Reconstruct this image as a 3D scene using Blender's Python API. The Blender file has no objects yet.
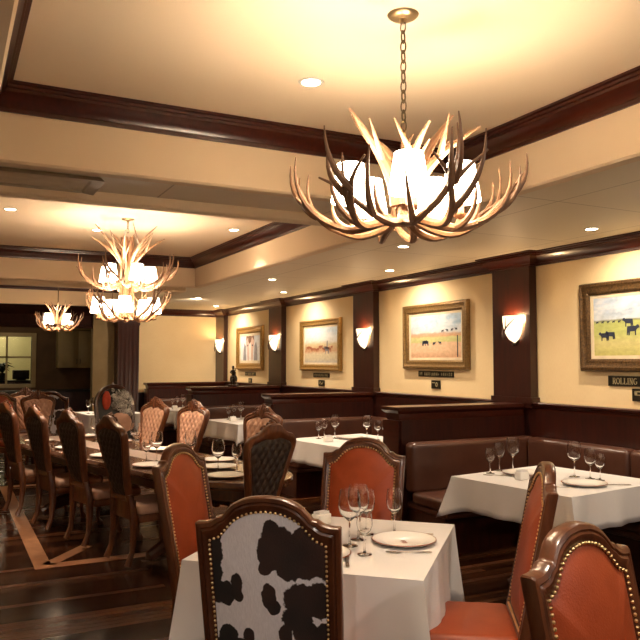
import bpy, bmesh, math, random
from mathutils import Vector, Matrix
random.seed(7)
S = bpy.context.scene
C = S.collection
PI = math.pi
sin, cos = math.sin, math.cos

# ------------------------------------------------------------------ materials
def nm(name):
    m = bpy.data.materials.new(name); m.use_nodes = True
    nt = m.node_tree
    return m, nt, nt.nodes['Principled BSDF']

def texco(nt, kind='Object', scale=(1, 1, 1)):
    tc = nt.nodes.new('ShaderNodeTexCoord'); mp = nt.nodes.new('ShaderNodeMapping')
    mp.inputs['Scale'].default_value = scale
    nt.links.new(tc.outputs[kind], mp.inputs['Vector'])
    return mp.outputs['Vector']

def noise(nt, vec, scale, detail=4, rough=.55, dist=0):
    n = nt.nodes.new('ShaderNodeTexNoise')
    n.inputs['Scale'].default_value = scale; n.inputs['Detail'].default_value = detail
    n.inputs['Roughness'].default_value = rough; n.inputs['Distortion'].default_value = dist
    nt.links.new(vec, n.inputs['Vector'])
    return n.outputs['Fac']

def ramp(nt, fac, stops, interp='LINEAR'):
    r = nt.nodes.new('ShaderNodeValToRGB'); r.color_ramp.interpolation = interp
    el = r.color_ramp.elements
    while len(el) < len(stops): el.new(.5)
    for e, (p, c) in zip(el, stops):
        e.position = p; e.color = (c[0], c[1], c[2], 1)
    nt.links.new(fac, r.inputs['Fac'])
    return r.outputs['Color']

def mixc(nt, fac, a, b, mode='MIX'):
    x = nt.nodes.new('ShaderNodeMix'); x.data_type = 'RGBA'; x.blend_type = mode
    for sock, v in ((x.inputs[0], fac), (x.inputs[6], a), (x.inputs[7], b)):
        if hasattr(v, 'is_linked') or hasattr(v, 'links'): nt.links.new(v, sock)
        elif isinstance(v, (int, float)): sock.default_value = v
        else: sock.default_value = (*v, 1)
    return x.outputs[2]

def mathn(nt, op, a, b=0.0):
    x = nt.nodes.new('ShaderNodeMath'); x.operation = op
    for sock, v in ((x.inputs[0], a), (x.inputs[1], b)):
        if isinstance(v, (int, float)): sock.default_value = v
        else: nt.links.new(v, sock)
    return x.outputs[0]

def bump(nt, b, h, strength=.2, dist=.01):
    n = nt.nodes.new('ShaderNodeBump'); n.inputs['Strength'].default_value = strength
    n.inputs['Distance'].default_value = dist
    nt.links.new(h, n.inputs['Height']); nt.links.new(n.outputs['Normal'], b.inputs['Normal'])

def mat(name, c1, c2=None, rough=.5, metal=0, scale=8, stretch=(1, 1, 1), bmp=0, bscale=None, coat=0, kind='Object'):
    m, nt, b = nm(name)
    b.inputs['Roughness'].default_value = rough; b.inputs['Metallic'].default_value = metal
    b.inputs['Coat Weight'].default_value = coat; b.inputs['Coat Roughness'].default_value = .15
    v = texco(nt, kind, stretch)
    n = noise(nt, v, scale)
    if c2 is None: c2 = tuple(x * .8 for x in c1)
    nt.links.new(ramp(nt, n, [(.3, c1), (.7, c2)]), b.inputs['Base Color'])
    if bmp:
        h = n if bscale is None else noise(nt, v, bscale)
        bump(nt, b, h, bmp)
    return m

def emit(name, col, strength, base=(.9, .85, .75)):
    m, nt, b = nm(name)
    b.inputs['Base Color'].default_value = (*base, 1)
    b.inputs['Emission Color'].default_value = (*col, 1)
    b.inputs['Emission Strength'].default_value = strength
    b.inputs['Roughness'].default_value = .6
    return m

M = {}
M['mahogany'] = mat('mahogany', (.042, .0065, .0026), (.018, .003, .0016), .33, scale=5, stretch=(6, 6, .7), coat=.25)
M['mahogany_run'] = mat('mahogany_moulding', (.066, .0105, .004), (.032, .0055, .0024), .28, scale=5, stretch=(5, .6, 6), coat=.3)
M['walnut'] = mat('walnut_frame', (.105, .032, .012), (.050, .014, .0055), .28, scale=7, stretch=(5, 5, 1), coat=.3)
M['oak'] = mat('carved_oak', (.175, .058, .020), (.075, .021, .008), .3, scale=9, stretch=(4, 4, 1), coat=.25)
M['dark_walnut'] = mat('dark_walnut', (0.0675, 0.0195, 0.00825), (0.03, 0.009, 0.00375), .3, scale=9, stretch=(4, 4, 1), coat=.4)
M['table_wood'] = mat('table_wood', (0.105, 0.035, 0.014), (0.0595, 0.0182, 0.0077), .22, scale=6, stretch=(6, .8, 6), coat=.6)
M['red_leather'] = mat('red_leather', (.30, .054, .016), (.20, .032, .009), .4, scale=5, bmp=.12, bscale=160)
M['red_leather'].node_tree.nodes['Principled BSDF'].inputs['Specular IOR Level'].default_value = .32
M['brown_leather'] = mat('brown_leather', (.090, .033, .019), (.060, .021, .012), .32, scale=4, bmp=.12, bscale=90, coat=.1)
M['peach'] = mat('peach_tufted_leather', (.60, .355, .245), (.48, .265, .175), .42, scale=12)
M['brown_fabric'] = mat('brown_quilted_fabric', (0.0372, 0.018, 0.009), (0.0216, 0.0096, 0.0048), .6, scale=60)
M['brass'] = mat('brass_nail', (.85, .62, .30), (.66, .45, .20), .3, 1, scale=20)
M['linen'] = mat('white_linen', (.72, .69, .675), (.68, .65, .635), .8, scale=3, bmp=.08, bscale=9)
M['china'] = mat('white_china', (.88, .85, .80), (.85, .82, .77), .15, scale=3)
M['rimbrown'] = mat('brown_rim_line', (.25, .07, .03), None, .3)
M['steel'] = mat('flatware_steel', (.62, .58, .52), (.5, .46, .4), .22, 1)
M['gold'] = mat('gilt_frame', (.46, .27, .075), (.27, .145, .035), .38, .6, scale=45, bmp=.5)
M['bronze_gilt'] = mat('aged_gilt_frame', (.16, .085, .028), (.05, .026, .009), .4, .5, scale=60, bmp=.6)
M['mid_gilt'] = mat('antique_gilt_frame', (.29, .17, .055), (.15, .085, .028), .4, .5, scale=50, bmp=.5)
M['liner'] = mat('cream_liner', (.75, .62, .42), None, .7)
M['plate_black'] = mat('black_brass_plaque', (.022, .016, .007), (.015, .011, .005), .35, .3)
M['brasslight'] = mat('pale_brass_lettering', (.60, .50, .28), (.5, .42, .22), .4, .3)
M['antler'] = mat('antler_bone', (.32, .175, .09), (.11, .05, .024), .45, scale=6, stretch=(1, 1, 1), bmp=.3, bscale=40)
M['antler_pale'] = mat('pale_antler', (.36, .20, .105), (.22, .105, .05), .45, scale=6, bmp=.3, bscale=40)
M['chain'] = mat('aged_brass_chain', (.16, .11, .05), (.10, .07, .03), .4, .8)
M['nickel'] = mat('canopy_brass', (.50, .37, .19), (.4, .28, .14), .3, .8)
M['silver'] = mat('silver_carving', (.72, .69, .64), (.16, .14, .12), .3, .35, scale=14, bmp=.3)
M['bronze'] = mat('dark_bronze', (.045, .03, .018), (.02, .014, .009), .35, .5, scale=20)
M['olive_wall'] = mat('taupe_plaster', (.30, .21, .10), (.24, .165, .075), .8, scale=3)
M['olive_cab'] = mat('olive_cabinet_paint', (.28, .20, .085), (.23, .165, .07), .5, scale=3)
M['dark_wall'] = mat('brown_plaster', (.10, .052, .02), (.07, .036, .013), .8, scale=3)
M['black'] = mat('black_iron', (.012, .011, .010), None, .5)
M['darkleaf'] = mat('dark_leaf', (.02, .03, .012), (.012, .018, .008), .6)
M['inlay'] = mat('pale_parquet_inlay', (.42, .20, .10), (.30, .13, .06), .3, scale=4, stretch=(3, 3, 3), coat=.2)
M['runner'] = mat('taupe_table_runner', (.30, .22, .18), (.25, .18, .145), .85, scale=40)
M['velvet'] = mat('red_velvet', (.50, .055, .02), (.38, .04, .015), .7, scale=30)
M['tray_paint'] = mat('cream_ceiling_paint', (.80, .64, .45), (.78, .615, .42), .85, scale=1.2)
M['lip_paint'] = mat('lip_paint', (.70, .58, .39), (.68, .56, .37), .8, scale=1.5)
M['vent'] = mat('vent_frame_paint', (.42, .36, .26), (.38, .32, .23), .45, scale=3)
M['shade'] = emit('parchment_shade', (1.0, .82, .60), 9.2, (.9, .8, .62))
M['shade_far'] = emit('parchment_shade_far', (1.0, .80, .57), 5.0, (.9, .8, .62))
M['shade_lace'] = mat('shade_lacing', (.35, .19, .08), None, .7)
M['bulb'] = emit('bulb', (1.0, .80, .52), 12)
M['lens'] = emit('downlight_lens', (1.0, .88, .66), 14)
M['sconce'] = emit('alabaster_bowl', (1.0, .74, .46), .65, (.9, .75, .5))
M['white_trim'] = mat('white_trim_ring', (.75, .68, .55), None, .4)

M['dull_wood'] = mat('dull_dark_wood', (.045, .012, .006), (.025, .007, .004), .7, scale=5)
M['dull_wood'].node_tree.nodes['Principled BSDF'].inputs['Specular IOR Level'].default_value = .15
def wallpaper():
    m, nt, b = nm('cream_grass_wallpaper')
    v = texco(nt, 'Object', (1, 1, 1)); n1 = noise(nt, v, 2.2, 3)
    v2 = texco(nt, 'Object', (40, 60, 9)); n2 = noise(nt, v2, 3, 3)
    c = mixc(nt, .35, ramp(nt, n1, [(.3, (.90, .71, .42)), (.7, (.84, .64, .35))]), ramp(nt, n2, [(.3, (.92, .73, .44)), (.7, (.78, .58, .30))]))
    nt.links.new(c, b.inputs['Base Color']); b.inputs['Roughness'].default_value = .75
    bump(nt, b, n2, .1)
    return m
M['wallpaper'] = wallpaper()

def tile():
    m, nt, b = nm('acoustic_ceiling_tile')
    v = texco(nt, 'Object', (1, 1, 1))
    br = nt.nodes.new('ShaderNodeTexBrick'); nt.links.new(v, br.inputs['Vector'])
    br.offset = 0; br.inputs['Scale'].default_value = 1; br.inputs['Brick Width'].default_value = 1.22
    br.inputs['Row Height'].default_value = 1.22; br.inputs['Mortar Size'].default_value = .006
    br.inputs['Color1'].default_value = (.80, .71, .55, 1); br.inputs['Color2'].default_value = (.77, .68, .525, 1)
    br.inputs['Mortar'].default_value = (.48, .40, .29, 1)
    nt.links.new(br.outputs['Color'], b.inputs['Base Color']); b.inputs['Roughness'].default_value = .5
    return m
M['tile'] = tile()

def floorwood():
    m, nt, b = nm('dark_plank_floor')
    v = texco(nt, 'Object', (1, 1, 1))
    br = nt.nodes.new('ShaderNodeTexBrick'); nt.links.new(v, br.inputs['Vector'])
    br.offset = .37; br.inputs['Scale'].default_value = 1; br.inputs['Brick Width'].default_value = 2.3
    br.inputs['Row Height'].default_value = .06; br.inputs['Mortar Size'].default_value = .003
    br.inputs['Color1'].default_value = (0, 0, 0, 1); br.inputs['Color2'].default_value = (1, 1, 1, 1)
    br.inputs['Mortar'].default_value = (.5, .5, .5, 1)
    base = ramp(nt, br.outputs['Color'], [(0, (.018, .0055, .0022)), (.4, (.042, .0135, .005)), (.8, (.08, .027, .009)), (1, (.14, .048, .015))])
    g = noise(nt, texco(nt, 'Object', (.8, 26, 1)), 3, 6, .7)
    g2 = noise(nt, texco(nt, 'Object', (1, 2.2, 1)), 1.6, 3)
    c = mixc(nt, .75, base, ramp(nt, g, [(.40, (.12, .11, .10)), (.60, (1.3, 1.3, 1.3))]), 'MULTIPLY')
    c = mixc(nt, 1.0, c, ramp(nt, g2, [(.3, (.55, .5, .5)), (.7, (1.15, 1.1, 1.1))]), 'MULTIPLY')
    c = mixc(nt, br.outputs['Fac'], c, (.006, .003, .002))
    nt.links.new(c, b.inputs['Base Color'])
    r = ramp(nt, br.outputs['Color'], [(0, (.18, .18, .18)), (1, (.30, .30, .30))])
    nt.links.new(r, b.inputs['Roughness'])
    b.inputs['Specular IOR Level'].default_value = .22
    bump(nt, b, g, .10)
    return m
M['floor'] = floorwood()

def glass():
    m, nt, b = nm('clear_glass')
    b.inputs['Base Color'].default_value = (1, 1, 1, 1); b.inputs['Roughness'].default_value = 0.0
    b.inputs['Transmission Weight'].default_value = 1; b.inputs['IOR'].default_value = 1.45
    return m
M['glass'] = glass()

def pane():
    m, nt, b = nm('window_pane')
    b.inputs['Base Color'].default_value = (1, 1, 1, 1); b.inputs['Roughness'].default_value = .02
    b.inputs['Transmission Weight'].default_value = 1; b.inputs['IOR'].default_value = 1.1
    return m
M['pane'] = pane()

def cowhide():
    m, nt, b = nm('cowhide')
    at = nt.nodes.new('ShaderNodeAttribute'); at.attribute_name = 'patch'
    v = texco(nt, 'Object', (1, 1, 1)); n = noise(nt, v, 45, 3)
    f = mathn(nt, 'ADD', at.outputs['Fac'], mathn(nt, 'MULTIPLY', mathn(nt, 'SUBTRACT', n, .5), .45))
    n2 = noise(nt, v, 5, 2)
    dark = ramp(nt, n2, [(.35, (.008, .006, .006)), (.68, (.045, .016, .011))])
    lt = ramp(nt, noise(nt, texco(nt, 'Object', (60, 60, 5)), 4), [(.3, (.86, .83, .88)), (.7, (.74, .71, .76))])
    k = ramp(nt, f, [(.48, (0, 0, 0)), (.53, (1, 1, 1))])
    nt.links.new(mixc(nt, k, lt, dark), b.inputs['Base Color'])
    b.inputs['Roughness'].default_value = .6; b.inputs['Sheen Weight'].default_value = .2
    bump(nt, b, noise(nt, texco(nt, 'Object', (90, 90, 6)), 6), .25)
    return m
M['cowhide'] = cowhide()

def painting(name, stops, nz=.12, nscale=6, cloud=0, rough=.45):
    """picture painted on canvas: bands by height, broken up by brush noise"""
    m, nt, b = nm(name)
    tc = nt.nodes.new('ShaderNodeTexCoord'); sp = nt.nodes.new('ShaderNodeSeparateXYZ')
    nt.links.new(tc.outputs['Generated'], sp.inputs[0])
    n = noise(nt, texco(nt, 'Object', (1, 1, 2.4)), nscale, 5, .65)
    f = mathn(nt, 'ADD', sp.outputs['Z'], mathn(nt, 'MULTIPLY', mathn(nt, 'SUBTRACT', n, .5), nz))
    c = ramp(nt, f, stops)
    n2 = noise(nt, texco(nt, 'Object', (1, 1, 1.8)), 16, 5, .7)
    c = mixc(nt, .5, c, ramp(nt, n2, [(.3, (.62, .58, .52)), (.65, (1.1, 1.1, 1.1))]), 'MULTIPLY')
    if cloud:
        n3 = noise(nt, texco(nt, 'Object', (1, 1.2, 2.2)), 3.4, 4, .6)
        k = mathn(nt, 'MULTIPLY', ramp(nt, n3, [(.45, (0, 0, 0)), (.62, (1, 1, 1))]), ramp(nt, sp.outputs['Z'], [(.55, (0, 0, 0)), (.66, (1, 1, 1))]))
        c = mixc(nt, k, c, (.70, .70, .70))
    nt.links.new(c, b.inputs['Base Color']); b.inputs['Roughness'].default_value = rough
    return m

# ------------------------------------------------------------------ mesh builder
class MB:
    def __init__(s): s.v = []; s.f = []
    def add(s, vs, fs, mx=None):
        o = len(s.v)
        s.v += [tuple(mx @ Vector(p)) if mx else tuple(p) for p in vs]
        s.f += [tuple(i + o for i in f) for f in fs]
        return s
    def box(s, x0, x1, y0, y1, z0, z1, mx=None):
        v = [(x, y, z) for z in (z0, z1) for y in (y0, y1) for x in (x0, x1)]
        return s.add(v, [(0, 2, 3, 1), (4, 5, 7, 6), (0, 1, 5, 4), (2, 6, 7, 3), (0, 4, 6, 2), (1, 3, 7, 5)], mx)
    def rbox(s, x0, x1, y0, y1, z0, z1, r=.01, seg=2, mx=None):
        bm = bmesh.new()
        bmesh.ops.create_cube(bm, size=1)
        for v in bm.verts:
            v.co = Vector((x0 + (v.co.x + .5) * (x1 - x0), y0 + (v.co.y + .5) * (y1 - y0), z0 + (v.co.z + .5) * (z1 - z0)))
        bmesh.ops.bevel(bm, geom=bm.edges[:] , offset=r, segments=seg, profile=.5, affect='EDGES')
        bm.verts.index_update()
        s.add([v.co.copy() for v in bm.verts], [[v.index for v in f.verts] for f in bm.faces], mx)
        bm.free(); return s
    def loops(s, L, closed=True, cap0=False, cap1=False, mx=None):
        n = len(L[0]); vs = [p for l in L for p in l]; fs = []
        for i in range(len(L) - 1):
            for j in range(n if closed else n - 1):
                k = (j + 1) % n
                fs.append((i * n + j, i * n + k, (i + 1) * n + k, (i + 1) * n + j))
        if cap0: fs.append(tuple(range(n))[::-1])
        if cap1: fs.append(tuple((len(L) - 1) * n + j for j in range(n)))
        return s.add(vs, fs, mx)
    def tube(s, pts, rad, n=8, mx=None, caps=True, flat=1.0):
        pts = [Vector(p) for p in pts]; L = []
        if not hasattr(rad, '__len__'): rad = [rad] * len(pts)
        up = None
        for i, p in enumerate(pts):
            d = (pts[min(i + 1, len(pts) - 1)] - pts[max(i - 1, 0)]).normalized()
            if up is None:
                up = Vector((0, 0, 1)) if abs(d.z) < .9 else Vector((1, 0, 0))
            a = d.cross(up).normalized(); b = a.cross(d).normalized(); up = b
            L.append([tuple(p + (a * cos(t) * flat + b * sin(t)) * rad[i]) for t in (2 * PI * j / n for j in range(n))])
        return s.loops(L, True, caps, caps, mx)
    def lathe(s, prof, n=20, mx=None, cap0=False, cap1=False):
        L = [[(r * cos(t), r * sin(t), z) for t in (2 * PI * j / n for j in range(n))] for r, z in prof]
        return s.loops(L, True, cap0, cap1, mx)
    def ball(s, c, r, n=10, m=6, sc=(1, 1, 1), mx=None):
        L = []
        for i in range(1, m):
            a = PI * i / m - PI / 2
            L.append([(c[0] + r * sc[0] * cos(a) * cos(t), c[1] + r * sc[1] * cos(a) * sin(t), c[2] + r * sc[2] * sin(a)) for t in (2 * PI * j / n for j in range(n))])
        return s.loops(L, True, True, True, mx)
    def prism(s, poly, a0, a1, axis='y', mx=None):
        """polygon in the plane across axis, extruded from a0 to a1"""
        def P(u, v, a): return (u, a, v) if axis == 'y' else ((a, u, v) if axis == 'x' else (u, v, a))
        return s.loops([[P(u, v, a0) for u, v in poly], [P(u, v, a1) for u, v in poly]], True, True, True, mx)
    def torus(s, R, r, n=14, m=6, sx=1, mx=None):
        L = []
        for i in range(n + 1):
            a = 2 * PI * i / n
            L.append([((R + r * cos(t)) * cos(a) * sx, (R + r * cos(t)) * sin(a), r * sin(t)) for t in (2 * PI * j / m for j in range(m))])
        return s.loops(L, True, False, False, mx)
    def sweep(s, path, prof, closed=False, mx=None):
        """profile (offset to the left of the path, z) swept along a plan polyline with mitres"""
        n = len(path); L = []
        for o, z in prof:
            row = []
            for i in range(n):
                p = Vector(path[i])
                d0 = (p - Vector(path[i - 1])).normalized() if (closed or i > 0) else None
                d1 = (Vector(path[(i + 1) % n]) - p).normalized() if (closed or i < n - 1) else None
                d0 = d0 if d0 is not None else d1; d1 = d1 if d1 is not None else d0
                n0 = Vector((-d0.y, d0.x)); n1 = Vector((-d1.y, d1.x))
                m = (n0 + n1); m = m / max(.2, m.dot(n0)) 
                q = p + m * o
                row.append((q.x, q.y, z))
            L.append(row)
        return s.loops(L, closed, False, False, mx)
    def build(s, name, material, parent=None, sharp=35, flatshade=False):
        me = bpy.data.meshes.new(name); me.from_pydata(s.v, [], s.f); me.validate()
        bm = bmesh.new(); bm.from_mesh(me); bmesh.ops.recalc_face_normals(bm, faces=bm.faces[:]); bm.to_mesh(me); bm.free()
        me.materials.append(M[material] if isinstance(material, str) else material)
        if not flatshade:
            for p in me.polygons: p.use_smooth = True
            me.set_sharp_from_angle(angle=math.radians(sharp))
        o = bpy.data.objects.new(name, me); C.objects.link(o)
        if parent: o.parent = parent
        return o

def tag(o, label=None, cat=None, group=None, kind=None):
    if label: o['label'] = label
    if cat: o['category'] = cat
    if group: o['group'] = group
    if kind: o['kind'] = kind
    return o
def thing(name, label, cat, loc=(0, 0, 0), rz=0, group=None):
    o = bpy.data.objects.new(name, None); C.objects.link(o); o.empty_display_size = .1
    o.location = loc; o.rotation_euler = (0, 0, rz)
    return tag(o, label, cat, group)
def struct(name, mb, m, **k):
    return tag(mb.build(name, m, **k), kind='structure')
def copy_tree(o, parent=None):
    c = o.copy(); C.objects.link(c); c.parent = parent
    for ch in list(o.children): copy_tree(ch, c)
    return c
used = set()
def place(proto, label, loc, rz=0, group=None, scale=None):
    o = proto if proto.name not in used else copy_tree(proto)
    used.add(proto.name); used.add(o.name)
    o.location = loc; o.rotation_euler = (0, 0, rz); o['label'] = label
    if group: o['group'] = group
    if scale: o.scale = (scale,) * 3
    return o
def face(fx, fy): return math.atan2(-fx, fy)
def T(x, y, z, rz=0): return Matrix.Translation((x, y, z)) @ Matrix.Rotation(rz, 4, 'Z')

def lamp(name, kind, loc, power, col=(1, .78, .5), parent=None, aim=None, **k):
    l = bpy.data.lights.new(name, kind); l.energy = power; l.color = col
    for a, v in k.items(): setattr(l, a, v)
    o = bpy.data.objects.new(name, l); C.objects.link(o); o.location = loc
    if aim is not None:
        o.rotation_euler = (Vector(aim) - Vector(loc)).to_track_quat('-Z', 'Y').to_euler()
    if parent:
        o.parent = parent; o.location = Vector(loc) - parent.location
    return o

# ------------------------------------------------------------------ room dimensions (metres)
XW = 5.2            # right wall
YB = 14.95          # far wall
XL, YF = -2.6, -2.6 # left wall, wall behind the camera
ZC, ZT, ZLIP = 2.68, 3.0, 2.61
TX0, TX1 = .16, 3.0
TRAYS = [(-.78, 4.0), (4.87, 9.65), (10.52, 13.76)]
PIL = [2.80, 5.79, 8.76, 11.80]

struct('floor', MB().box(XL, XW, YF, 17.2, -.1, 0), 'floor')
# low ceiling around the three trays
c = MB()
c.box(XL, TX0 - .1, YF, YB, ZC, ZC + .08); c.box(TX1 + .1, XW, YF, YB, ZC, ZC + .08)
ys = [YF] + [v for t in TRAYS for v in t] + [YB]
for a, b in zip(ys[0::2], ys[1::2]):
    c.box(TX0 - .1, TX1 + .1, a + (.1 if a != YF else 0), b - (.1 if b != YB else 0), ZC, ZC + .08)
struct('ceiling', c, 'tile')
k = 1
for y0, y1 in TRAYS:
    c = MB()
    c.box(TX0 - .1, TX1 + .1, y0 - .1, y1 + .1, ZT, ZT + .06)
    struct('ceiling_tray', c, 'tray_paint')
    f = MB()
    rect = [(TX0, y0), (TX1, y0), (TX1, y1), (TX0, y1)]
    f.sweep(rect, [(0, ZT), (0, ZLIP + .012), (-.012, ZLIP), (-.088, ZLIP), (-.1, ZLIP + .012), (-.1, ZT)], True)
    struct('ceiling_tray_side', f, 'lip_paint' if False else 'tray_paint')
    cr = MB()
    cr.sweep(rect, [(0, 2.865), (.012, 2.865), (.014, 2.885), (.02, 2.888), (.026, 2.905), (.05, 2.935), (.072, 2.952), (.075, 2.968), (.085, 2.97), (.088, 2.985), (.105, 2.988), (.105, ZT)], True)
    struct('trim_%d' % k, cr, 'mahogany_run'); k += 1

# walls
struct('wall_right', MB().box(XW, XW + .12, YF, YB + .12, 0, ZC), 'wallpaper')
struct('wall_left', MB().box(XL - .12, XL, YF, 17.2, 0, ZC), 'wallpaper')
struct('wall_front', MB().box(XL - .12, XW + .12, YF - .12, YF, 0, ZC), 'wallpaper')
w = MB()
w.box(3.36, XW, YB, YB + .12, 0, ZC)
struct('wall_back', w, 'wallpaper')
struct('wall_header', MB().box(XL, 3.0, YB - .02, YB + .12, 2.27, ZC), 'dull_wood')
struct('wall_jamb', MB().box(2.57, 2.99, YB - .1, YB + .12, 0, 2.6).box(2.99, 3.1, YB - .1, 17.1, 0, 2.6), 'olive_wall')
h = MB().sweep([(XL, YB - .02), (3.0, YB - .02)], [(0, 2.25), (-.03, 2.26), (-.035, 2.30), (-.01, 2.31), (-.01, 2.5), (-.06, 2.55), (-.11, 2.62), (-.12, ZC)])
struct('trim_%d' % k, h, 'dull_wood'); k += 1

# fluted dark column beside the opening
fl = MB(); N = 72; L = []
for z, s in ((0, 1.06), (.3, 1.06), (.32, 1.0), (2.3, 1.0), (2.33, 1.06), (2.6, 1.06), (ZC, 1.12)):
    row = []
    for j in range(N):
        u = 8 * j / N; sd = int(u // 2); q = (u % 2) - 1
        d = 1 - (.035 * (max(0, cos(q * PI * 5)) if s == 1.0 and abs(q) < .9 else 0))
        x, y = [(q, -d), (d, q), (-q, d), (-d, -q)][sd]
        row.append((3.18 + x * .205 * s, YB - .25 + y * .205 * s, z))
    L.append(row)
fl.loops(L, True, True, True)
struct('trim_%d' % k, fl, 'mahogany'); k += 1

# pilasters, crown, wainscot and chair rail on the right wall
PD = .09
for y in PIL:
    p = MB(); p.box(XW - PD, XW, y - .275, y + .275, 1.15, ZC)
    p.box(XW - PD - .015, XW, y - .30, y + .30, 1.19, 1.25)
    struct('trim_%d' % k, p, 'mahogany'); k += 1
p = MB(); p.box(XW - PD, XW, YB - .5, YB, 1.15, ZC)
struct('trim_%d' % k, p, 'mahogany'); k += 1
path = [(XW, YF)]
for y in PIL: path += [(XW, y - .29), (XW - PD, y - .29), (XW - PD, y + .29), (XW, y + .29)]
path += [(XW, YB - .5), (XW - PD, YB - .5), (XW - PD, YB), (3.4, YB)]
crown = [(0, 2.545), (.012, 2.545), (.014, 2.565), (.022, 2.568), (.03, 2.588), (.055, 2.618), (.078, 2.635), (.082, 2.65), (.095, 2.652), (.1, 2.666), (.118, 2.668), (.118, ZC)]
struct('trim_%d' % k, MB().sweep(path, crown), 'mahogany_run'); k += 1
ws = MB(); ws.box(XW - .05, XW, YF, YB, 0, 1.16)
for y in [a + .0 for a in PIL]: pass
struct('trim_%d' % k, ws, 'mahogany'); k += 1
rail = [(0, 1.205), (.085, 1.205), (.092, 1.195), (.085, 1.182), (.07, 1.178), (.066, 1.16), (.052, 1.15), (.05, 1.13)]
struct('trim_%d' % k, MB().sweep([(XW, YF), (XW, YB)], rail), 'mahogany_run'); k += 1
ws = MB(); ws.box(3.39, XW - .05, YB - .03, YB, 0, .98); ws.box(3.39, XW - .05, YB - .06, YB, .94, .985)
struct('trim_%d' % k, ws, 'mahogany'); k += 1

# inlaid parquet border in the floor
b = MB(); bx0, bx1, by0, by1, bw = .66, 3.4, 6.15, 10.4, .13
zt = .003
b.box(bx0, bx0 + bw, by0, by1, -.02, zt); b.box(bx1 - bw, bx1, by0, by1, -.02, zt)
b.box(bx0 + bw, bx1 - bw, by0, by0 + bw, -.02, zt); b.box(bx0 + bw, bx1 - bw, by1 - bw, by1, -.02, zt)
b.box(0, .62, -.055, .055, -.02, zt, T(bx0 + .1, by0 + .1, 0, math.radians(52)))
struct('floor_inlay', b, 'inlay')

# kitchen recess behind the opening
struct('wall_kitchen', MB().box(XL, 2.99, 17.0, 17.12, 0, .0 + 1.13).box(1.66, 2.99, 17.0, 17.12, 1.13, 2.75).box(XL, .2, 17.0, 17.12, 1.13, 2.75).box(.2, 1.66, 17.0, 17.12, 2.14, 2.75), 'dark_wall')
struct('ceiling_kitchen', MB().box(XL, 3.0, YB + .12, 17.12, 2.6, 2.7), 'dull_wood')
# window with a lit room behind it
wf = MB()
for x0, x1, z0, z1 in ((.12, .2, 1.05, 2.22), (1.66, 1.75, 1.05, 2.22), (.2, 1.66, 2.14, 2.22), (.2, 1.66, 1.05, 1.13)):
    wf.box(x0, x1, 16.95, 17.08, z0, z1)
win = struct('window_1', wf, 'olive_cab')
wm = MB()
for x in (.69, 1.17): wm.box(x - .02, x + .02, 17.0, 17.05, 1.13, 2.14)
wm.box(.2, 1.66, 17.0, 17.05, 1.68, 1.72); wm.build('muntin', 'olive_cab', win)
MB().box(.2, 1.66, 17.055, 17.06, 1.13, 2.14).build('glazing', 'pane', win)
PP = mat('pantry_paint', (.62, .56, .32), (.52, .46, .25), .8, scale=1.5)
for nme, bb in (('wall_pantry_back', (-.6, 2.6, 19.0, 19.1, 0, 2.75)), ('wall_pantry_left', (-.7, -.6, 17.12, 19.1, 0, 2.75)), ('wall_pantry_right', (2.6, 2.7, 17.12, 19.1, 0, 2.75)), ('ceiling_pantry', (-.6, 2.6, 17.12, 19, 2.7, 2.75)), ('floor_pantry', (-.6, 2.6, 17.2, 19, -.1, 0))):
    struct(nme, MB().box(*bb), PP)
lamp('pantry_lamp', 'POINT', (.9, 18.2, 2.4), 9, (1, .9, .62), shadow_soft_size=.15)
lamp('kitchen_fill', 'POINT', (1.2, 15.9, 2.5), 3.5, (1, .8, .5), shadow_soft_size=.1)  # unseen point light added to lift the dark kitchen recess
t = thing('pantry_counter', 'dark counter seen through the kitchen window', 'counter', (1.2, 17.5, 0))
MB().box(-1.2, 1.0, -.25, .25, 0, 1.16).build('cabinet_body', 'mahogany', t); MB().box(-1.22, 1.02, -.27, .27, 1.16, 1.2).build('worktop', 'black', t)
t = thing('television_set', 'small dark box-shaped set on the counter behind the window', 'appliance', (1.5, 17.5, 1.2))
MB().rbox(-.17, .17, -.1, .1, .02, .22, .015).build('housing', 'black', t); MB().box(-.1, .1, -.06, .06, 0, .02).build('stand', 'black', t)
t = thing('potted_plant', 'dark leafy potted plant behind the kitchen window', 'plant', (1.12, 17.45, 1.2))
MB().lathe([(.07, 0), (.1, .16), (.09, .16), (.06, .02)], 14, None, True, True).build('pot', 'black', t)
lf = MB()
for i in range(26):
    a = i * 2.4; e = .2 + .9 * random.random(); ln = .16 + .14 * random.random()
    pts = [(0, 0, .15), (cos(a) * ln * .5 * cos(e), sin(a) * ln * .5 * cos(e), .15 + ln * .8 * sin(e) + .08), (cos(a) * ln * cos(e), sin(a) * ln * cos(e), .15 + ln * sin(e))]
    lf.tube(pts, [.006, .022, .003], 5)
lf.build('leaves', 'darkleaf', t)
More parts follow.
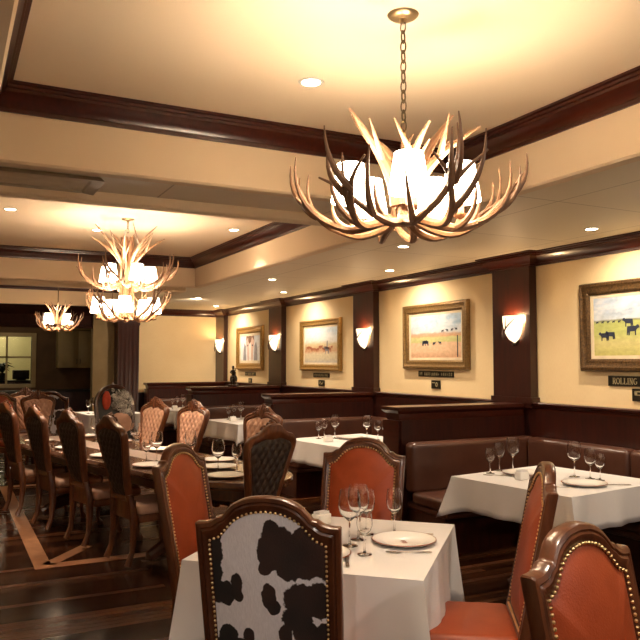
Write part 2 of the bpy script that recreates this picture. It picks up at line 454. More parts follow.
# wall cabinet and counter in the kitchen
t = thing('wall_cabinet', 'olive two-door wall cabinet hanging in the dim kitchen', 'cabinet', (2.55, 16.98, 1.47))
MB().box(-.83, .0, -.33, 0, 0, .9).build('carcass', 'olive_cab', t)
t2 = t
for i in (0, 1):
    d = MB(); x0 = -.82 + .41 * i
    d.rbox(x0 + .004, x0 + .406, -.352, -.33, .01, .8, .004); d.rbox(x0 + .065, x0 + .345, -.360, -.35, .09, .72, .006)
    dd = d.build('door', 'olive_cab', t)
    hx = x0 + (.375 if i == 0 else .035)
    MB().tube([(hx, -.355, .08), (hx, -.385, .1), (hx, -.385, .17), (hx, -.355, .19)], .006, 6).build('handle', 'black', dd)
MB().sweep([(-.83, 0), (-.83, -.33), (0, -.33)], [(0, .8), (-.0, .82), (-.02, .86), (-.04, .9), (0, .9)]).build('cornice', 'olive_cab', t)
t.location.x = 2.985
t = thing('kitchen_counter', 'dark back counter running under the kitchen cabinet', 'counter', (.6, 16.7, 0))
MB().box(-2.2, 2.36, -.28, .28, 0, .96).build('base_unit', 'mahogany', t); MB().rbox(-2.22, 2.38, -.31, .29, .96, 1.0, .008).build('worktop', 'black', t)

# ------------------------------------------------------------------ recessed downlights, and unseen ones added as fill
def downlight_proto():
    t = thing('recessed_downlight', 'x', 'downlight')
    MB().lathe([(.046, .0), (.048, -.005), (.062, -.005), (.066, 0)], 24).build('trim_ring', 'white_trim', t)
    MB().lathe([(.0005, -.002), (.046, -.002)], 24).build('lens', 'lens', t)
    return t
dl = downlight_proto()
DCOL = (1, .81, .60)
def down(x, y, z, label, power=40, aim=None, spot=100, blend=.7, col=None):
    power *= .8
    o = place(dl, label, (x, y, z - .0005), 0, 'recessed ceiling downlights')
    lamp('downlight_beam', 'SPOT', (x, y, z - .012), power, col or DCOL, None, aim if aim else (x, y, 0), spot_size=math.radians(spot), spot_blend=blend, shadow_soft_size=.04)
down(1.60, 3.25, ZT, 'round downlight in the front ceiling tray beside the big antler chandelier', 6, None, 85)
down(1.60, 1.2, ZT, 'round downlight in the front ceiling tray nearer than the big chandelier', 70, None, 90)
down(.50, 7.26, ZT, 'round downlight in the second ceiling tray, left of the two-tier chandelier', 55)
down(1.41, 8.0, ZT, 'round downlight in the second ceiling tray just behind the two-tier chandelier', 45)
down(2.70, 7.34, ZT, 'round downlight in the second ceiling tray, right of the two-tier chandelier', 45)
WD = [('above the far horse-head picture', 13.63), ('above the cattle-drive painting', 10.42), ('above the orange-field ranch painting', 7.36), ('above the green-pasture cattle painting', 4.30)]
for s, y in WD:
    down(4.66, y, ZC, 'small wall-washing downlight in the low ceiling ' + s, 46 if y > 5 else 38, (5.2, y, 1.4), 140, 1.0)
AD = [('over the farthest booth', 12.05), ('over the booth next to the bronze figurine divider', 8.87), ('over the middle booth', 5.76), ('over the nearest booth', 2.9)]
for s, y in AD:
    down(3.80, y, ZC, 'aisle downlight in the low ceiling ' + s, (38 if y < 3 else 66) if y < 12 else 74, (4.0, y, 0) if y < 12 else (4.2, YB, 1.5), 145 if y < 12 else 120, 1.0)
down(2.25, 11.75, ZT, 'downlight added in the third ceiling tray to brighten the far table', 85, None, 50)  # unseen spot added to brighten the far tablecloth
down(-1.2, 2.5, ZC, 'unseen fill downlight added in the low ceiling left of the front tray', 40)  # added out of view for bounce light in the room
down(-1.2, 7.0, ZC, 'unseen fill downlight added in the low ceiling left of the second tray', 30)  # same added bounce light, farther along the left side
down(-.9, -.9, ZC, 'unseen fill downlight added in the low ceiling at the near left, behind the viewpoint', 50, (.6, 2.5, .6), 150, .9, (1, .87, .74))  # added wide fill from behind the camera, for the chair backs
down(1.2, -1.6, ZC, 'unseen fill downlight added in the low ceiling at the near middle, behind the viewpoint', 50, (1.5, 2.5, .6), 150, .9, (1, .87, .74))  # second added fill behind the camera, aimed at the front table
down(3.9, -.6, ZC, 'unseen fill downlight added in the low ceiling at the near right, before the first booth', 50, (3.0, 3.0, .6), 150, .9, (1, .87, .74))  # third added fill, out of view at the near right

# ceiling vent between the trays
t = thing('ceiling_vent', 'rectangular framed vent recessed in the low ceiling between the trays', 'vent', (.45, 4.60, ZC))
fr = MB().sweep([(-.33, -.2), (.33, -.2), (.33, .2), (-.33, .2)], [(-.005, 0), (-.03, -.028), (.035, -.02), (.045, 0)], True)
fr.build('frame', 'vent', t)
MB().box(-.3, .3, -.17, .17, -.006, -.001).build('panel', mat('vent_panel', (.80, .74, .62), None, .2), t)
br = MB().box(-.235, -.2, -.17, .17, -.022, -.004); br.build('cross_bar', 'vent', t)

# ------------------------------------------------------------------ antler chandeliers
def arc_pts(f, n=12): return [f(i / (n - 1)) for i in range(n)]
def antler_ring(mb, az, R, drop, rise, seed, thick=.019, sweepdir=1):
    """one antler lying out from the hub in the low ring with tines curling up"""
    rnd = random.Random(seed)
    def beam(s):
        r = R * (.13 + .89 * s - .07 * max(0, s - .8) / .2); a = az + sweepdir * (.8 * s - .3)
        z = -drop * sin(min(1, s * 1.2) * PI) + rise * max(0, (s - .32) / .68) ** 1.5
        return Vector((r * cos(a), r * sin(a), z))
    n = 16
    pts = arc_pts(beam, n)
    rad = [thick * (1 - .82 * (i / (n - 1)) ** 1.6) for i in range(n)]
    mb.tube(pts, rad, 8)
    for s0, ln, tw in ((.34, .46, -.45), (.54, .62, .35), (.74, .46, -.4)):
        p = beam(s0); q = beam(s0 + .06); d = (q - p).normalized()
        ln = ln * R * (.62 + .34 * rnd.random()); a = az + sweepdir * (.8 * s0 - .3) + tw
        out = Vector((cos(a), sin(a), 0))
        tp = []
        for i in range(8):
            u = i / 7
            tp.append(p + out * (ln * .55 * sin(u * PI * .5)) + Vector((0, 0, ln * (.25 * u + .75 * u * u))) + d * (ln * .3 * u * (1 - u)))
        r0 = thick * .8
        mb.tube(tp, [r0 * (1 - .85 * (i / 7) ** 1.3) for i in range(8)], 7)
def antler_top(mb, az, z0, h, spread, seed, thick=.026, tines=True):
    rnd = random.Random(seed)
    def beam(s):
        r = .025 + spread * s ** 1.8
        return Vector((r * cos(az + .35 * s), r * sin(az + .35 * s), z0 + h * s))
    pts = arc_pts(beam, 12)
    mb.tube(pts, [thick * (1.15 - 1.0 * (i / 11) ** 1.4) for i in range(12)], 9, flat=1.25)
    if tines:
        for s0, side in ((.45, 1), (.62, -1)):
            p = beam(s0); ln = h * (.42 + .1 * rnd.random())
            a = az + side * .9
            tp = [p + Vector((cos(a) * ln * .75 * u, sin(a) * ln * .75 * u, ln * (.75 * u + .15 * u * u))) for u in [i / 6 for i in range(7)]]
            mb.tube(tp, [thick * .62 * (1 - .85 * (i / 6)) for i in range(7)], 7)
def shade_mb(r0, r1, h, n=40):
    L = []
    for rr, z in ((r0, 0), (r0 * .985, h * .12), (r1 * 1.02, h * .92), (r1, h)):
        L.append([((rr + .0022 * (j % 2)) * cos(2 * PI * j / n), (rr + .0022 * (j % 2)) * sin(2 * PI * j / n), z) for j in range(n)])
    return MB().loops(L)
SHADE_ME = shade_mb(.074, .052, .15).build('shade', 'shade'); 
for z, rr in ((.016, .0755), (.142, .0545)):
    MB().torus(rr, .0022, 30, 5, 1, T(0, 0, z)).build('shade_lacing', 'shade_lace', SHADE_ME)
CUP = MB().lathe([(.004, -.07), (.03, -.06), (.034, -.052), (.012, -.05), (.011, .03), (.0, .03)], 14).build('candle_holder', 'antler_pale')
BULB = MB().ball((0, 0, .055), .018, 10, 7, (1, 1, 1.5)).build('bulb', 'bulb')
firstlamp = [True]
def lampunit(parent, x, y, z, power, sc=1.0, shade=None):
    for src in (SHADE_ME, CUP, BULB):
        if firstlamp[0]: c = src
        else: c = copy_tree(src)
        c.parent = parent; c.location = (x, y, z); c.scale = (sc,) * 3
        if shade and src is SHADE_ME: c.material_slots[0].link = 'OBJECT'; c.material_slots[0].material = M[shade]
    firstlamp[0] = False
    lamp('candle_light', 'POINT', (parent.location.x + x, parent.location.y + y, parent.location.z + z + .115 * sc), power, (1, .88, .76), None, shadow_soft_size=.022)
def chain_mb(z0, z1, link=.052):
    mb = MB(); n = int((z1 - z0) / (link * .74)) ; st = (z1 - z0) / n
    for i in range(n):
        mx = Matrix.Translation((0, 0, z0 + st * (i + .5))) @ Matrix.Rotation((i % 2) * PI / 2 + .4, 4, 'Z') @ Matrix.Rotation(PI / 2, 4, 'X')
        s = MB().torus(.0165, .0036, 14, 6)
        s.v = [(x * .72, y * 1.5, z) for x, y, z in s.v]
        mb.add(s.v, s.f, mx)
    return mb
def canopy_mb(): return MB().lathe([(.0, -.035), (.012, -.034), (.016, -.02), (.03, -.016), (.05, -.014), (.062, -.004), (.064, 0)], 24)

# big chandelier over the front table
CX, CY = 1.615, 2.44
t = thing('antler_chandelier', 'largest and nearest antler chandelier with five lit shades, on a chain over the front table', 'chandelier', (CX, CY, 2.12))
canopy_mb().build('canopy', 'nickel', t).location.z = ZT - 2.12
chain_mb(.36, ZT - 2.12 - .03).build('chain', 'chain', t)
MB().tube([(0, 0, .02), (0, 0, .2), (0, 0, .36)], [.03, .022, .012], 10).build('stem', 'antler_pale', t)
for i in range(11):
    a = i * 2 * PI / 11 + .38 + .12 * sin(i * 5.3)
    mb = MB(); antler_ring(mb, a, .485 + .025 * ((i * 7) % 3 - 1), .05, .10 + .035 * ((i * 5) % 3), 10 + i, .020, 1 if i % 2 else -1)
    mb.build('antler', 'antler', t).location.z = .045
for i, (a, h, sp) in enumerate(((2.75, .42, .20), (1.1, .40, .22), (-.35, .47, .20), (-2.0, .33, .16), (-.95, .36, .25))):
    mb = MB(); antler_top(mb, a, .1, h * .86, sp * 1.1, 40 + i, .026, i != 2)
    mb.build('crown_antler', 'antler_pale', t)
view = math.atan2(-CY, -CX)
for i in range(5):
    a = view + .08 + i * 2 * PI / 5
    lampunit(t, .225 * cos(a), .225 * sin(a), .10, 2.0, 1.0)

# two-tier chandelier over the long table
t = thing('antler_chandelier', 'two-tier antler chandelier with lit shades above the long dining table', 'chandelier', (1.57, 7.26, 2.0))
canopy_mb().build('canopy', 'nickel', t).location.z = 1.0
chain_mb(.86, .97).build('chain', 'chain', t)
for i in range(5):
    a = i * 2 * PI / 5
    mb = MB(); mb.tube([(.05 * cos(a + u * 1.6), .05 * sin(a + u * 1.6), .02 + u * .8) for u in [q / 9 for q in range(10)]], [.03 - .012 * q / 9 for q in range(10)], 8)
    mb.build('stem_antler', 'antler_pale', t)
for lv, (z, R, n) in enumerate(((.02, .44, 9), (.33, .50, 9))):
    for i in range(n):
        a = i * 2 * PI / n + .3 * lv
        mb = MB(); antler_ring(mb, a, R, .05, .24 if lv == 0 else .16, 60 + i + 20 * lv, .018, 1 if i % 2 else -1)
        mb.build('antler', 'antler_pale', t).location.z = z + .03
for i in range(7):
    mb = MB(); antler_top(mb, i * 2 * PI / 7 + .5, .45, .38 + .07 * (i % 2), .34, 90 + i, .022)
    mb.build('crown_antler', 'antler_pale', t)
for lv, (z, n, R) in enumerate(((.07, 5, .27), (.385, 5, .22))):
    for i in range(n):
        a = -1.85 + i * 2 * PI / n + lv * .5
        lampunit(t, R * cos(a), R * sin(a), z, 2.1, 1.0, 'shade_far')

# small far chandelier
t = thing('antler_chandelier', 'small farthest antler chandelier hanging on a thin rod near the dark kitchen', 'chandelier', (1.58, 12.3, 2.1))
canopy_mb().build('canopy', 'nickel', t).location.z = .9
MB().tube([(0, 0, .05), (0, 0, .89)], .008, 8).build('rod', 'chain', t)
for i in range(9):
    mb = MB(); antler_ring(mb, i * 2 * PI / 9, .40, .05, .22, 130 + i, .017, 1 if i % 2 else -1)
    mb.build('antler', 'antler_pale', t).location.z = .045
for i in range(5):
    mb = MB(); antler_top(mb, i * 2 * PI / 5 + .5, .1, .34, .2, 150 + i, .02)
    mb.build('crown_antler', 'antler_pale', t)
for i in range(4):
    a = -1.7 - .75 + i * PI / 2
    lampunit(t, .2 * cos(a), .2 * sin(a), .1, 2.6, 1.05, 'shade_far')

# ------------------------------------------------------------------ sconces
t0 = thing('wall_sconce', 'x', 'wall sconce')
bw = MB(); L = []
for q in range(9):
    u = q / 8; z = -.15 + .27 * u; rr = .125 * min(1, (1 - (1 - u) ** 2.2)) ** .6 + .004
    L.append([(rr * sin(a) , -rr * .85 * cos(a), z) for a in [(-PI / 2 + PI * j / 14) for j in range(15)]])
bw.loops(L, False); bw.build('bowl', 'sconce', t0)
MB().rbox(-.05, .05, 0, .012, -.16, .08, .004).build('backplate', 'bronze', t0)
MB().ball((0, -.012, -.165), .02, 10, 7, (1, 1, .9)).build('finial', 'bronze', t0)
a = MB()
a.tube([(-.06, -.10, -.12), (-.03, -.118, -.06), (0, -.122, -.01), (.05, -.112, .04), (.09, -.085, .085)], [.007, .008, .008, .006, .003], 7)
a.tube([(0, -.122, -.02), (.005, -.125, .05), (.01, -.125, .1)], [.007, .005, .002], 7)
a.tube([(-.06, -.10, -.12), (-.105, -.075, -.05), (-.125, -.03, .06), (-.128, -.02, .16)], [.006, .007, .006, .002], 7)
a.build('antler_branch', 'dark_walnut', t0)
for y, z, s in ((5.72, 1.94, 'on the pilaster right of the orange-field painting'), (8.70, 1.93, 'on the pilaster just right of the cattle-drive painting'), (11.76, 1.94, 'on the pilaster just right of the horse-head picture'), (14.62, 1.94, 'on the far corner pilaster')):
    place(t0, 'glowing bowl sconce with an antler branch ' + s, (XW - PD - .012, y, z), -PI / 2, 'antler wall sconces')
    lamp('sconce_light', 'POINT', (XW - PD - .075, y, z + .10), 3, (1, .66, .34), None, shadow_soft_size=.03)

# ------------------------------------------------------------------ paintings and plaques
def frame_path(w, h): return [(-w / 2, -h / 2), (w / 2, -h / 2), (w / 2, h / 2), (-w / 2, h / 2)]
def make_picture(label, y, z, w, h, fw, fm, pm, cat='painting', liner=.03):
    """hangs on the right wall, facing -X; local x runs left to right as seen, local z up, face at -y"""
    t = thing('framed_painting', label, cat, (XW - .004, y, z), -PI / 2)
    def ring(prof):
        mb = MB(); L = []
        for o, d in prof:
            ww, hh = w / 2 - o, h / 2 - o
            L.append([(-ww, -d, -hh), (ww, -d, -hh), (ww, -d, hh), (-ww, -d, hh)])
        return mb.loops(L)
    ring([(0, 0), (0, .03), (fw * .1, .055), (fw * .3, .06), (fw * .45, .045), (fw * .6, .04), (fw * .8, .045), (fw, .03), (fw, .015)]).build('frame', fm, t)
    if liner: ring([(fw, .022), (fw + liner, .018), (fw + liner, .012)]).build('liner', 'liner', t)
    i = fw + liner
    cv = MB().box(-w / 2 + i - .005, w / 2 - i + .005, -.014, -.006, -h / 2 + i - .005, h / 2 - i + .005).build('canvas', pm, t)
    return t, w / 2 - i, h / 2 - i, cv
def cow(mb, x, z, s, flip=1):
    pts = [(-.5, .25), (-.45, .48), (0, .5), (.42, .5), (.55, .62), (.72, .55), (.78, .36), (.62, .3), (.5, .22), (.42, .1), (.42, -.3), (.32, -.3), (.3, .05), (-.2, .02), (-.25, -.3), (-.36, -.3), (-.36, .05), (-.46, -.28), (-.54, -.28)]
    mb.prism([(x + flip * u * s, z + v * s) for u, v in pts], -.0165, -.0138, 'y')
ink = mat('painted_blue_black', (.03, .04, .075), (.02, .025, .045), .5)
red = mat('painted_red', (.62, .12, .05), None, .5)
umber = mat('painted_umber', (.20, .10, .055), (.13, .065, .035), .5)
grey = mat('painted_grey', (.30, .29, .32), (.2, .19, .2), .5)
white = mat('painted_white', (.8, .78, .74), None, .5)
pink = mat('painted_pink', (.66, .47, .39), (.55, .37, .3), .5)
# A nearest
pA = painting('pasture_picture', [(0, (.56, .52, .16)), (.22, (.64, .58, .24)), (.38, (.50, .53, .17)), (.57, (.45, .49, .15)), (.60, (.24, .25, .13)), (.625, (.56, .62, .68)), (.76, (.36, .46, .60)), (.86, (.44, .53, .65)), (1, (.36, .45, .58))], .05, 5, 1)
t, ww, hh, cv = make_picture('large cattle painting of a green pasture, cut off by the right picture edge', 4.20, 1.91, 1.44, .79, .11, 'bronze_gilt', pA)
for a in ((-.46, -.10, .085, -1), (-.39, -.09, .08, -1), (-.17, -.055, .10, 1), (-.20, .015, .085, -1)) + tuple((-.54 + i * .06, .035, .022, 1) for i in range(5)):
    mb = MB(); cow(mb, *a); mb.build('painted_cow', ink, cv)
mb = MB(); cow(mb, -.03, -.01, .10, 1); mb.build('painted_red_cow', red, cv)
# B
pB = painting('orange_field_picture', [(0, (.62, .36, .22)), (.18, (.72, .50, .32)), (.34, (.72, .48, .32)), (.37, (.52, .52, .22)), (.47, (.55, .54, .25)), (.50, (.62, .36, .20)), (.56, (.55, .38, .28)), (.60, (.60, .64, .66)), (.8, (.34, .48, .62)), (1, (.42, .52, .62))], .09, 7, 1)
t, ww, hh, cv = make_picture('gilt framed ranch painting of a tan field with small black cattle', 7.19, 1.905, 1.29, .79, .11, 'mid_gilt', pB)
for a in ((-.22, -.09, .075, 1), (-.17, -.09, .07, -1), (-.02, -.095, .045, 1), (.1, -.09, .045, -1), (.15, .05, .035, 1), (.24, .056, .035, -1), (.33, .06, .035, 1), (.41, .066, .035, -1)):
    mb = MB(); cow(mb, *a); mb.build('painted_cow', ink, cv)
mb = MB(); mb.box(.425, .44, -.0165, -.0138, -.25, -.0); mb.build('painted_post', ink, cv)
mb = MB(); mb.box(-.32, -.2, -.0165, -.0138, .07, .1); mb.prism([(-.33, .1), (-.19, .1), (-.26, .14)], -.0165, -.0138); mb.build('painted_barn', white, cv)
# C
pC = painting('cattle_drive_picture', [(0, (.42, .40, .40)), (.1, (.60, .52, .36)), (.25, (.66, .56, .38)), (.33, (.58, .34, .2)), (.42, (.60, .42, .24)), (.52, (.60, .50, .30)), (.62, (.66, .64, .60)), (.75, (.68, .72, .76)), (.88, (.52, .62, .70)), (1, (.62, .70, .74))], .13, 5, 1)
t, ww, hh, cv = make_picture('gilt framed cattle-drive painting with a red herd and a rider', 10.19, 1.86, 1.37, .80, .10, 'gold', pC)
mb = MB(); rnd = random.Random(5)
rust = mat('painted_rust', (.46, .17, .08), (.36, .13, .07), .5)
for i in range(16):
    mb = MB(); cow(mb, -.47 + .055 * i + .02 * rnd.random(), -.09 + .05 * rnd.random(), .055 + .02 * rnd.random(), 1 if rnd.random() > .4 else -1)
    mb.build('painted_cow', rust, cv)
mb = MB(); cow(mb, .22, -.1, .13, -1); mb.prism([(.2, -.05), (.25, -.05), (.245, .05), (.23, .07), (.21, .05)], -.0165, -.0138); mb.build('painted_rider', grey, cv)
# D
pD = painting('horse_picture', [(0, (.72, .72, .72)), (1, (.66, .70, .74))], .3, 4)
t, ww, hh, cv = make_picture('narrow gilt framed picture of a horse head, farthest on the wall', 13.15, 1.86, 1.34, .83, .13, 'gold', pD, 'painting', .05)
mb = MB()
mb.prism([(-.36, -.25), (-.34, -.02), (-.30, .10), (-.22, .04), (-.2, -.25)], -.0150, -.0138); mb.build('painted_neck', grey, cv)
mb = MB(); mb.prism([(.2, -.25), (.22, .04), (.3, .12), (.36, 0), (.37, -.25)], -.0150, -.0138)
mb.build('painted_neck', grey, cv)
mb = MB()
mb.prism([(-.11, -.25), (-.14, -.18), (-.15, -.05), (-.2, .06), (-.22, .16), (-.17, .22), (-.06, .235), (.06, .235), (.17, .22), (.22, .16), (.2, .06), (.15, -.05), (.14, -.18), (.11, -.25)], -.0155, -.0138)
mb.build('painted_horse_head', pink, cv)
mb = MB(); mb.prism([(-.05, -.25), (-.045, .0), (-.03, .16), (.03, .16), (.045, .0), (.05, -.25)], -.0162, -.0152); mb.build('painted_blaze', white, cv)
for sx in (-1, 1):
    mb = MB(); mb.prism([(sx * .2, .15), (sx * .1, .21), (sx * .19, .32)], -.0170, -.0138); mb.build('painted_ear', umber, cv)
    mb = MB(); mb.prism([(sx * .15, .06), (sx * .1, .075), (sx * .09, .05), (sx * .14, .03)], -.0168, -.0152); mb.build('painted_eye', ink, cv)
mb = MB(); mb.prism([(-.08, .12), (-.02, .08), (.05, .13), (.09, .22), (.0, .26), (-.1, .23)], -.0172, -.0152); mb.build('painted_forelock', umber, cv)

# plaques with lettering; local x runs left to right as seen
GL = {'R': ([(0, 0, 0, 1), ], 'R'), }
def letter(mb, ch, x, h, y0, y1):
    """serif capitals drawn with bars; returns advance"""
    w = h * .62; th = h * .15; tn = h * .075; sf = h * .07
    def bar(x0, z0, x1, z1, t):
        d = Vector((x1 - x0, z1 - z0)); n = Vector((-d.y, d.x)).normalized() * t / 2
        mb.prism([(x + x0 + n.x, z0 + n.y), (x + x0 - n.x, z0 - n.y), (x + x1 - n.x, z1 - n.y), (x + x1 + n.x, z1 + n.y)], y0, y1)
    def serif(cx, z): mb.box(x + cx - h * .14, x + cx + h * .14, y0, y1, z - sf / 2, z + sf / 2)
    def arc(cx, cz, rx, rz, a0, a1, n=14):
        for i in range(n):
            a = a0 + (a1 - a0) * i / n; b = a0 + (a1 - a0) * (i + 1) / n
            t = tn + (th - tn) * abs(cos((a + b) / 2))
            bar(cx + rx * cos(a), cz + rz * sin(a), cx + rx * cos(b), cz + rz * sin(b), t)
    if ch == 'I': bar(w * .25, 0, w * .25, h, th); serif(w * .25, sf / 2); serif(w * .25, h - sf / 2); return w * .62
    if ch == 'L':
        bar(w * .25, 0, w * .25, h, th); serif(w * .25, h - sf / 2); bar(w * .1, sf / 2, w * .95, sf / 2, sf); bar(w * .92, 0, w * .92, h * .25, tn); return w * 1.1
    if ch == 'R':
        bar(w * .25, 0, w * .25, h, th); serif(w * .25, sf / 2); serif(w * .25, h - sf / 2)
        arc(w * .45, h * .74, w * .38, h * .235, -PI / 2, PI / 2); bar(w * .25, h * .965, w * .47, h * .965, tn); bar(w * .25, h * .5, w * .47, h * .5, tn)
        bar(w * .48, h * .5, w * 1.0, 0, th); return w * 1.15
    if ch == 'O': arc(w * .58, h * .5, w * .48, h * .46, 0, 2 * PI, 24); return w * 1.25
    if ch == 'N':
        bar(w * .22, 0, w * .22, h, tn); bar(w * .22, h, w * .92, 0, th); bar(w * .92, 0, w * .92, h, tn); serif(w * .22, sf / 2); serif(w * .22, h - sf / 2); serif(w * .92, h - sf / 2); return w * 1.25
    if ch == 'G':
        arc(w * .56, h * .5, w * .46, h * .46, PI * .25, PI * 1.78, 22); bar(w * .95, h * .12, w * .95, h * .45, th); serif(w * .92, h * .45); return w * 1.2
    return w
def plaque(label, y, z, w, h, mark=None, cat='plaque', name='name_plaque'):
    t = thing(name, label, cat, (XW - .001, y, z), -PI / 2)
    MB().rbox(-w / 2, w / 2, -.012, 0, -h / 2, h / 2, .002, 1).build('plate', 'plate_black', t)
    if mark:
        mb = MB(); mark(mb, w, h); mb.build('lettering' if cat == 'plaque' else 'brand_mark', 'brasslight', t)
    return t
def m_roll(mb, w, h):
    hh = h * .62; x = -w / 2 + .05
    s = MB()
    for ch in 'ROLLING': x += letter(s, ch, x, hh, -.0145, -.0115)
    mb.add([(a, b, c - hh / 2) for a, b, c in s.v], s.f)
def m_line(n):
    def f(mb, w, h):   # lettering too small to read in the photograph: worn strokes
        rnd = random.Random(n); x = -w / 2 + .03
        while x < w / 2 - .04:
            lw = .018 + .014 * rnd.random()
            for q in range(rnd.choice((1, 2, 2))):
                mb.box(x + q * lw * .55, x + q * lw * .55 + .006, -.0135, -.0115, -h * .27, h * .27)
            z = rnd.choice((-h * .24, 0, h * .24)); mb.box(x, x + lw * .7, -.0135, -.0115, z - .003, z + .003)
            x += lw + .012 + (.03 if rnd.random() < .12 else 0)
    return f
def m_ring(mb, w, h):
    mb.add(*(lambda s: (s.v, s.f))(MB().torus(h * .22, h * .055, 18, 6, .72, Matrix.Translation((w * .12, -.012, 0)) @ Matrix.Rotation(PI / 2, 4, 'X'))))
    mb.box(-w * .38, -w * .08, -.0145, -.0115, h * .16, h * .26)
def m_n(mb, w, h):
    for p in (((-.3, -.25), (-.2, .25)), ((-.2, .25), (.15, -.25)), ((.15, -.25), (.3, .2)), ((-.1, -.3), (.05, -.15))):
        (a, b), (c, d) = p; n = Vector((-(d - b), c - a)).normalized() * .04
        mb.prism([((a + n.x) * w, (b + n.y) * h), ((a - n.x) * w, (b - n.y) * h), ((c - n.x) * w, (d - n.y) * h), ((c + n.x) * w, (d + n.y) * h)], -.0145, -.0115)
def m_h(mb, w, h):
    mb.box(-.25 * w, -.15 * w, -.0145, -.0115, -.3 * h, .3 * h); mb.box(.15 * w, .25 * w, -.0145, -.0115, -.3 * h, .3 * h); mb.box(-.2 * w, .2 * w, -.0145, -.0115, -.05 * h, .05 * h)
def m_e(mb, w, h):
    mb.box(-.3 * w, -.12 * w, -.0145, -.0115, -.05 * h, .32 * h); mb.box(-.3 * w, .3 * w, -.0145, -.0115, .22 * h, .32 * h); mb.box(-.3 * w, .2 * w, -.0145, -.0115, -.05 * h, .03 * h)
plaque('wide dark plaque reading ROLLING under the green-pasture cattle painting', 4.295, 1.435, .69, .088, m_roll)
plaque('wide dark lettered plaque under the orange-field ranch painting', 7.20, 1.455, .70, .068, m_line(3))
plaque('dark lettered plaque under the cattle-drive painting', 10.18, 1.395, .54, .065, m_line(5))
plaque('dark lettered plaque under the horse-head picture', 13.16, 1.372, .53, .068, m_line(8))
plaque('small square dark brand plaque below the ROLLING plaque', 4.32, 1.322, .14, .105, m_e, 'brand sign', 'brand_plaque')
plaque('small square dark plaque with a ring mark below the orange-field painting', 7.195, 1.332, .175, .10, m_ring, 'brand sign', 'brand_plaque')
plaque('small square dark plaque with a zigzag mark below the cattle-drive painting', 10.175, 1.275, .2, .088, m_n, 'brand sign', 'brand_plaque')
plaque('small square dark plaque with an H-like mark below the horse-head picture', 13.16, 1.245, .165, .09, m_h, 'brand sign', 'brand_plaque')

# ------------------------------------------------------------------ booth dividers and benches
XE = 3.64
def divider(y0, y1, label, x0=XE, cap=1.19):
    t = thing('booth_divider', label, 'divider', (x0, y0, 0), 0, 'mahogany booth dividers')
    L, W = XW - .055 - x0, y1 - y0
    b = MB(); b.box(.03, L, .03, W - .03, 0, cap - .1)
    b.build('panel', 'mahogany', t)
    cp = MB().sweep([(0, 0), (L, 0), (L, W), (0, W)], [(.03, cap - .12), (.022, cap - .105), (.018, cap - .06), (0, cap - .045), (-.012, cap - .03), (-.012, cap), (.2, cap)], True)
    cp.box(.0, L, .0, W, cap - .03, cap + .001); cp.build('cap', 'mahogany_run', t)
    ep = MB()
    ep.box(.0, .03, .0, W, .0, cap - .12)
    ep.sweep([(-.0, W - .04), (-.0, .04)], [(0, .15), (-.012, .155), (-.012, .17), (0, .175)])
    ep.build('end_panel', 'mahogany_run', t)
    pn = MB()
    pn.box(.012, .045, .0, .028, 0, cap - .12)
    pn.build('corner_post', 'mahogany_run', t)
    return t
divider(5.62, 5.88, 'mahogany booth divider behind the nearest booth table, below the first sconce')
divider(8.52, 8.80, 'mahogany booth divider behind the middle booth, below the second sconce')
divider(11.60, 11.88, 'mahogany booth divider carrying the small bronze figurine', 3.56)
divider(14.42, 14.68, 'mahogany booth divider standing at the far wall', 3.54)

def bench(yb, ynear, label, x0):
    """L-shaped leather banquette: along the divider at yb and along the right wall"""
    t = thing('booth_bench', label, 'bench', (x0, yb, 0), 0, 'brown leather booth benches')
    xr = XW - .06 - x0; d = ynear - yb
    pl = MB(); pl.box(.04, xr, -.58, -.02, 0, .30); pl.box(xr - .58, xr, d, -.58, 0, .30)
    pl.build('plinth', 'mahogany', t)
    ap = MB(); ap.rbox(.03, xr - .55, -.62, -.02, .30, .36, .02); ap.rbox(xr - .62, xr, d, -.58, .30, .36, .02); ap.build('seat_base', 'brown_leather', t)
    MB().rbox(.0, xr, -.66, -.14, .355, .465, .035, 3).build('seat', 'brown_leather', t)
    MB().rbox(xr - .66, xr - .14, d, -.665, .355, .465, .035, 3).build('seat', 'brown_leather', t)
    MB().rbox(.0, xr - .02, -.17, -.02, .44, .885, .05, 4).build('backrest', 'brown_leather', t)
    y = -.175
    while y > d + .2:
        MB().rbox(xr - .17, xr - .02, max(d, y - 1.18), y, .44, .885, .045, 4).build('backrest', 'brown_leather', t)
        y -= 1.185
    return t
bench(5.62, 2.98, 'brown leather corner bench around the nearest booth table', 3.68)
bench(8.52, 5.92, 'brown leather corner bench around the middle booth table', 3.68)
bench(11.60, 8.84, 'brown leather corner bench around the third booth table', 3.62)
bench(14.42, 11.92, 'brown leather corner bench around the farthest booth table', 3.60)

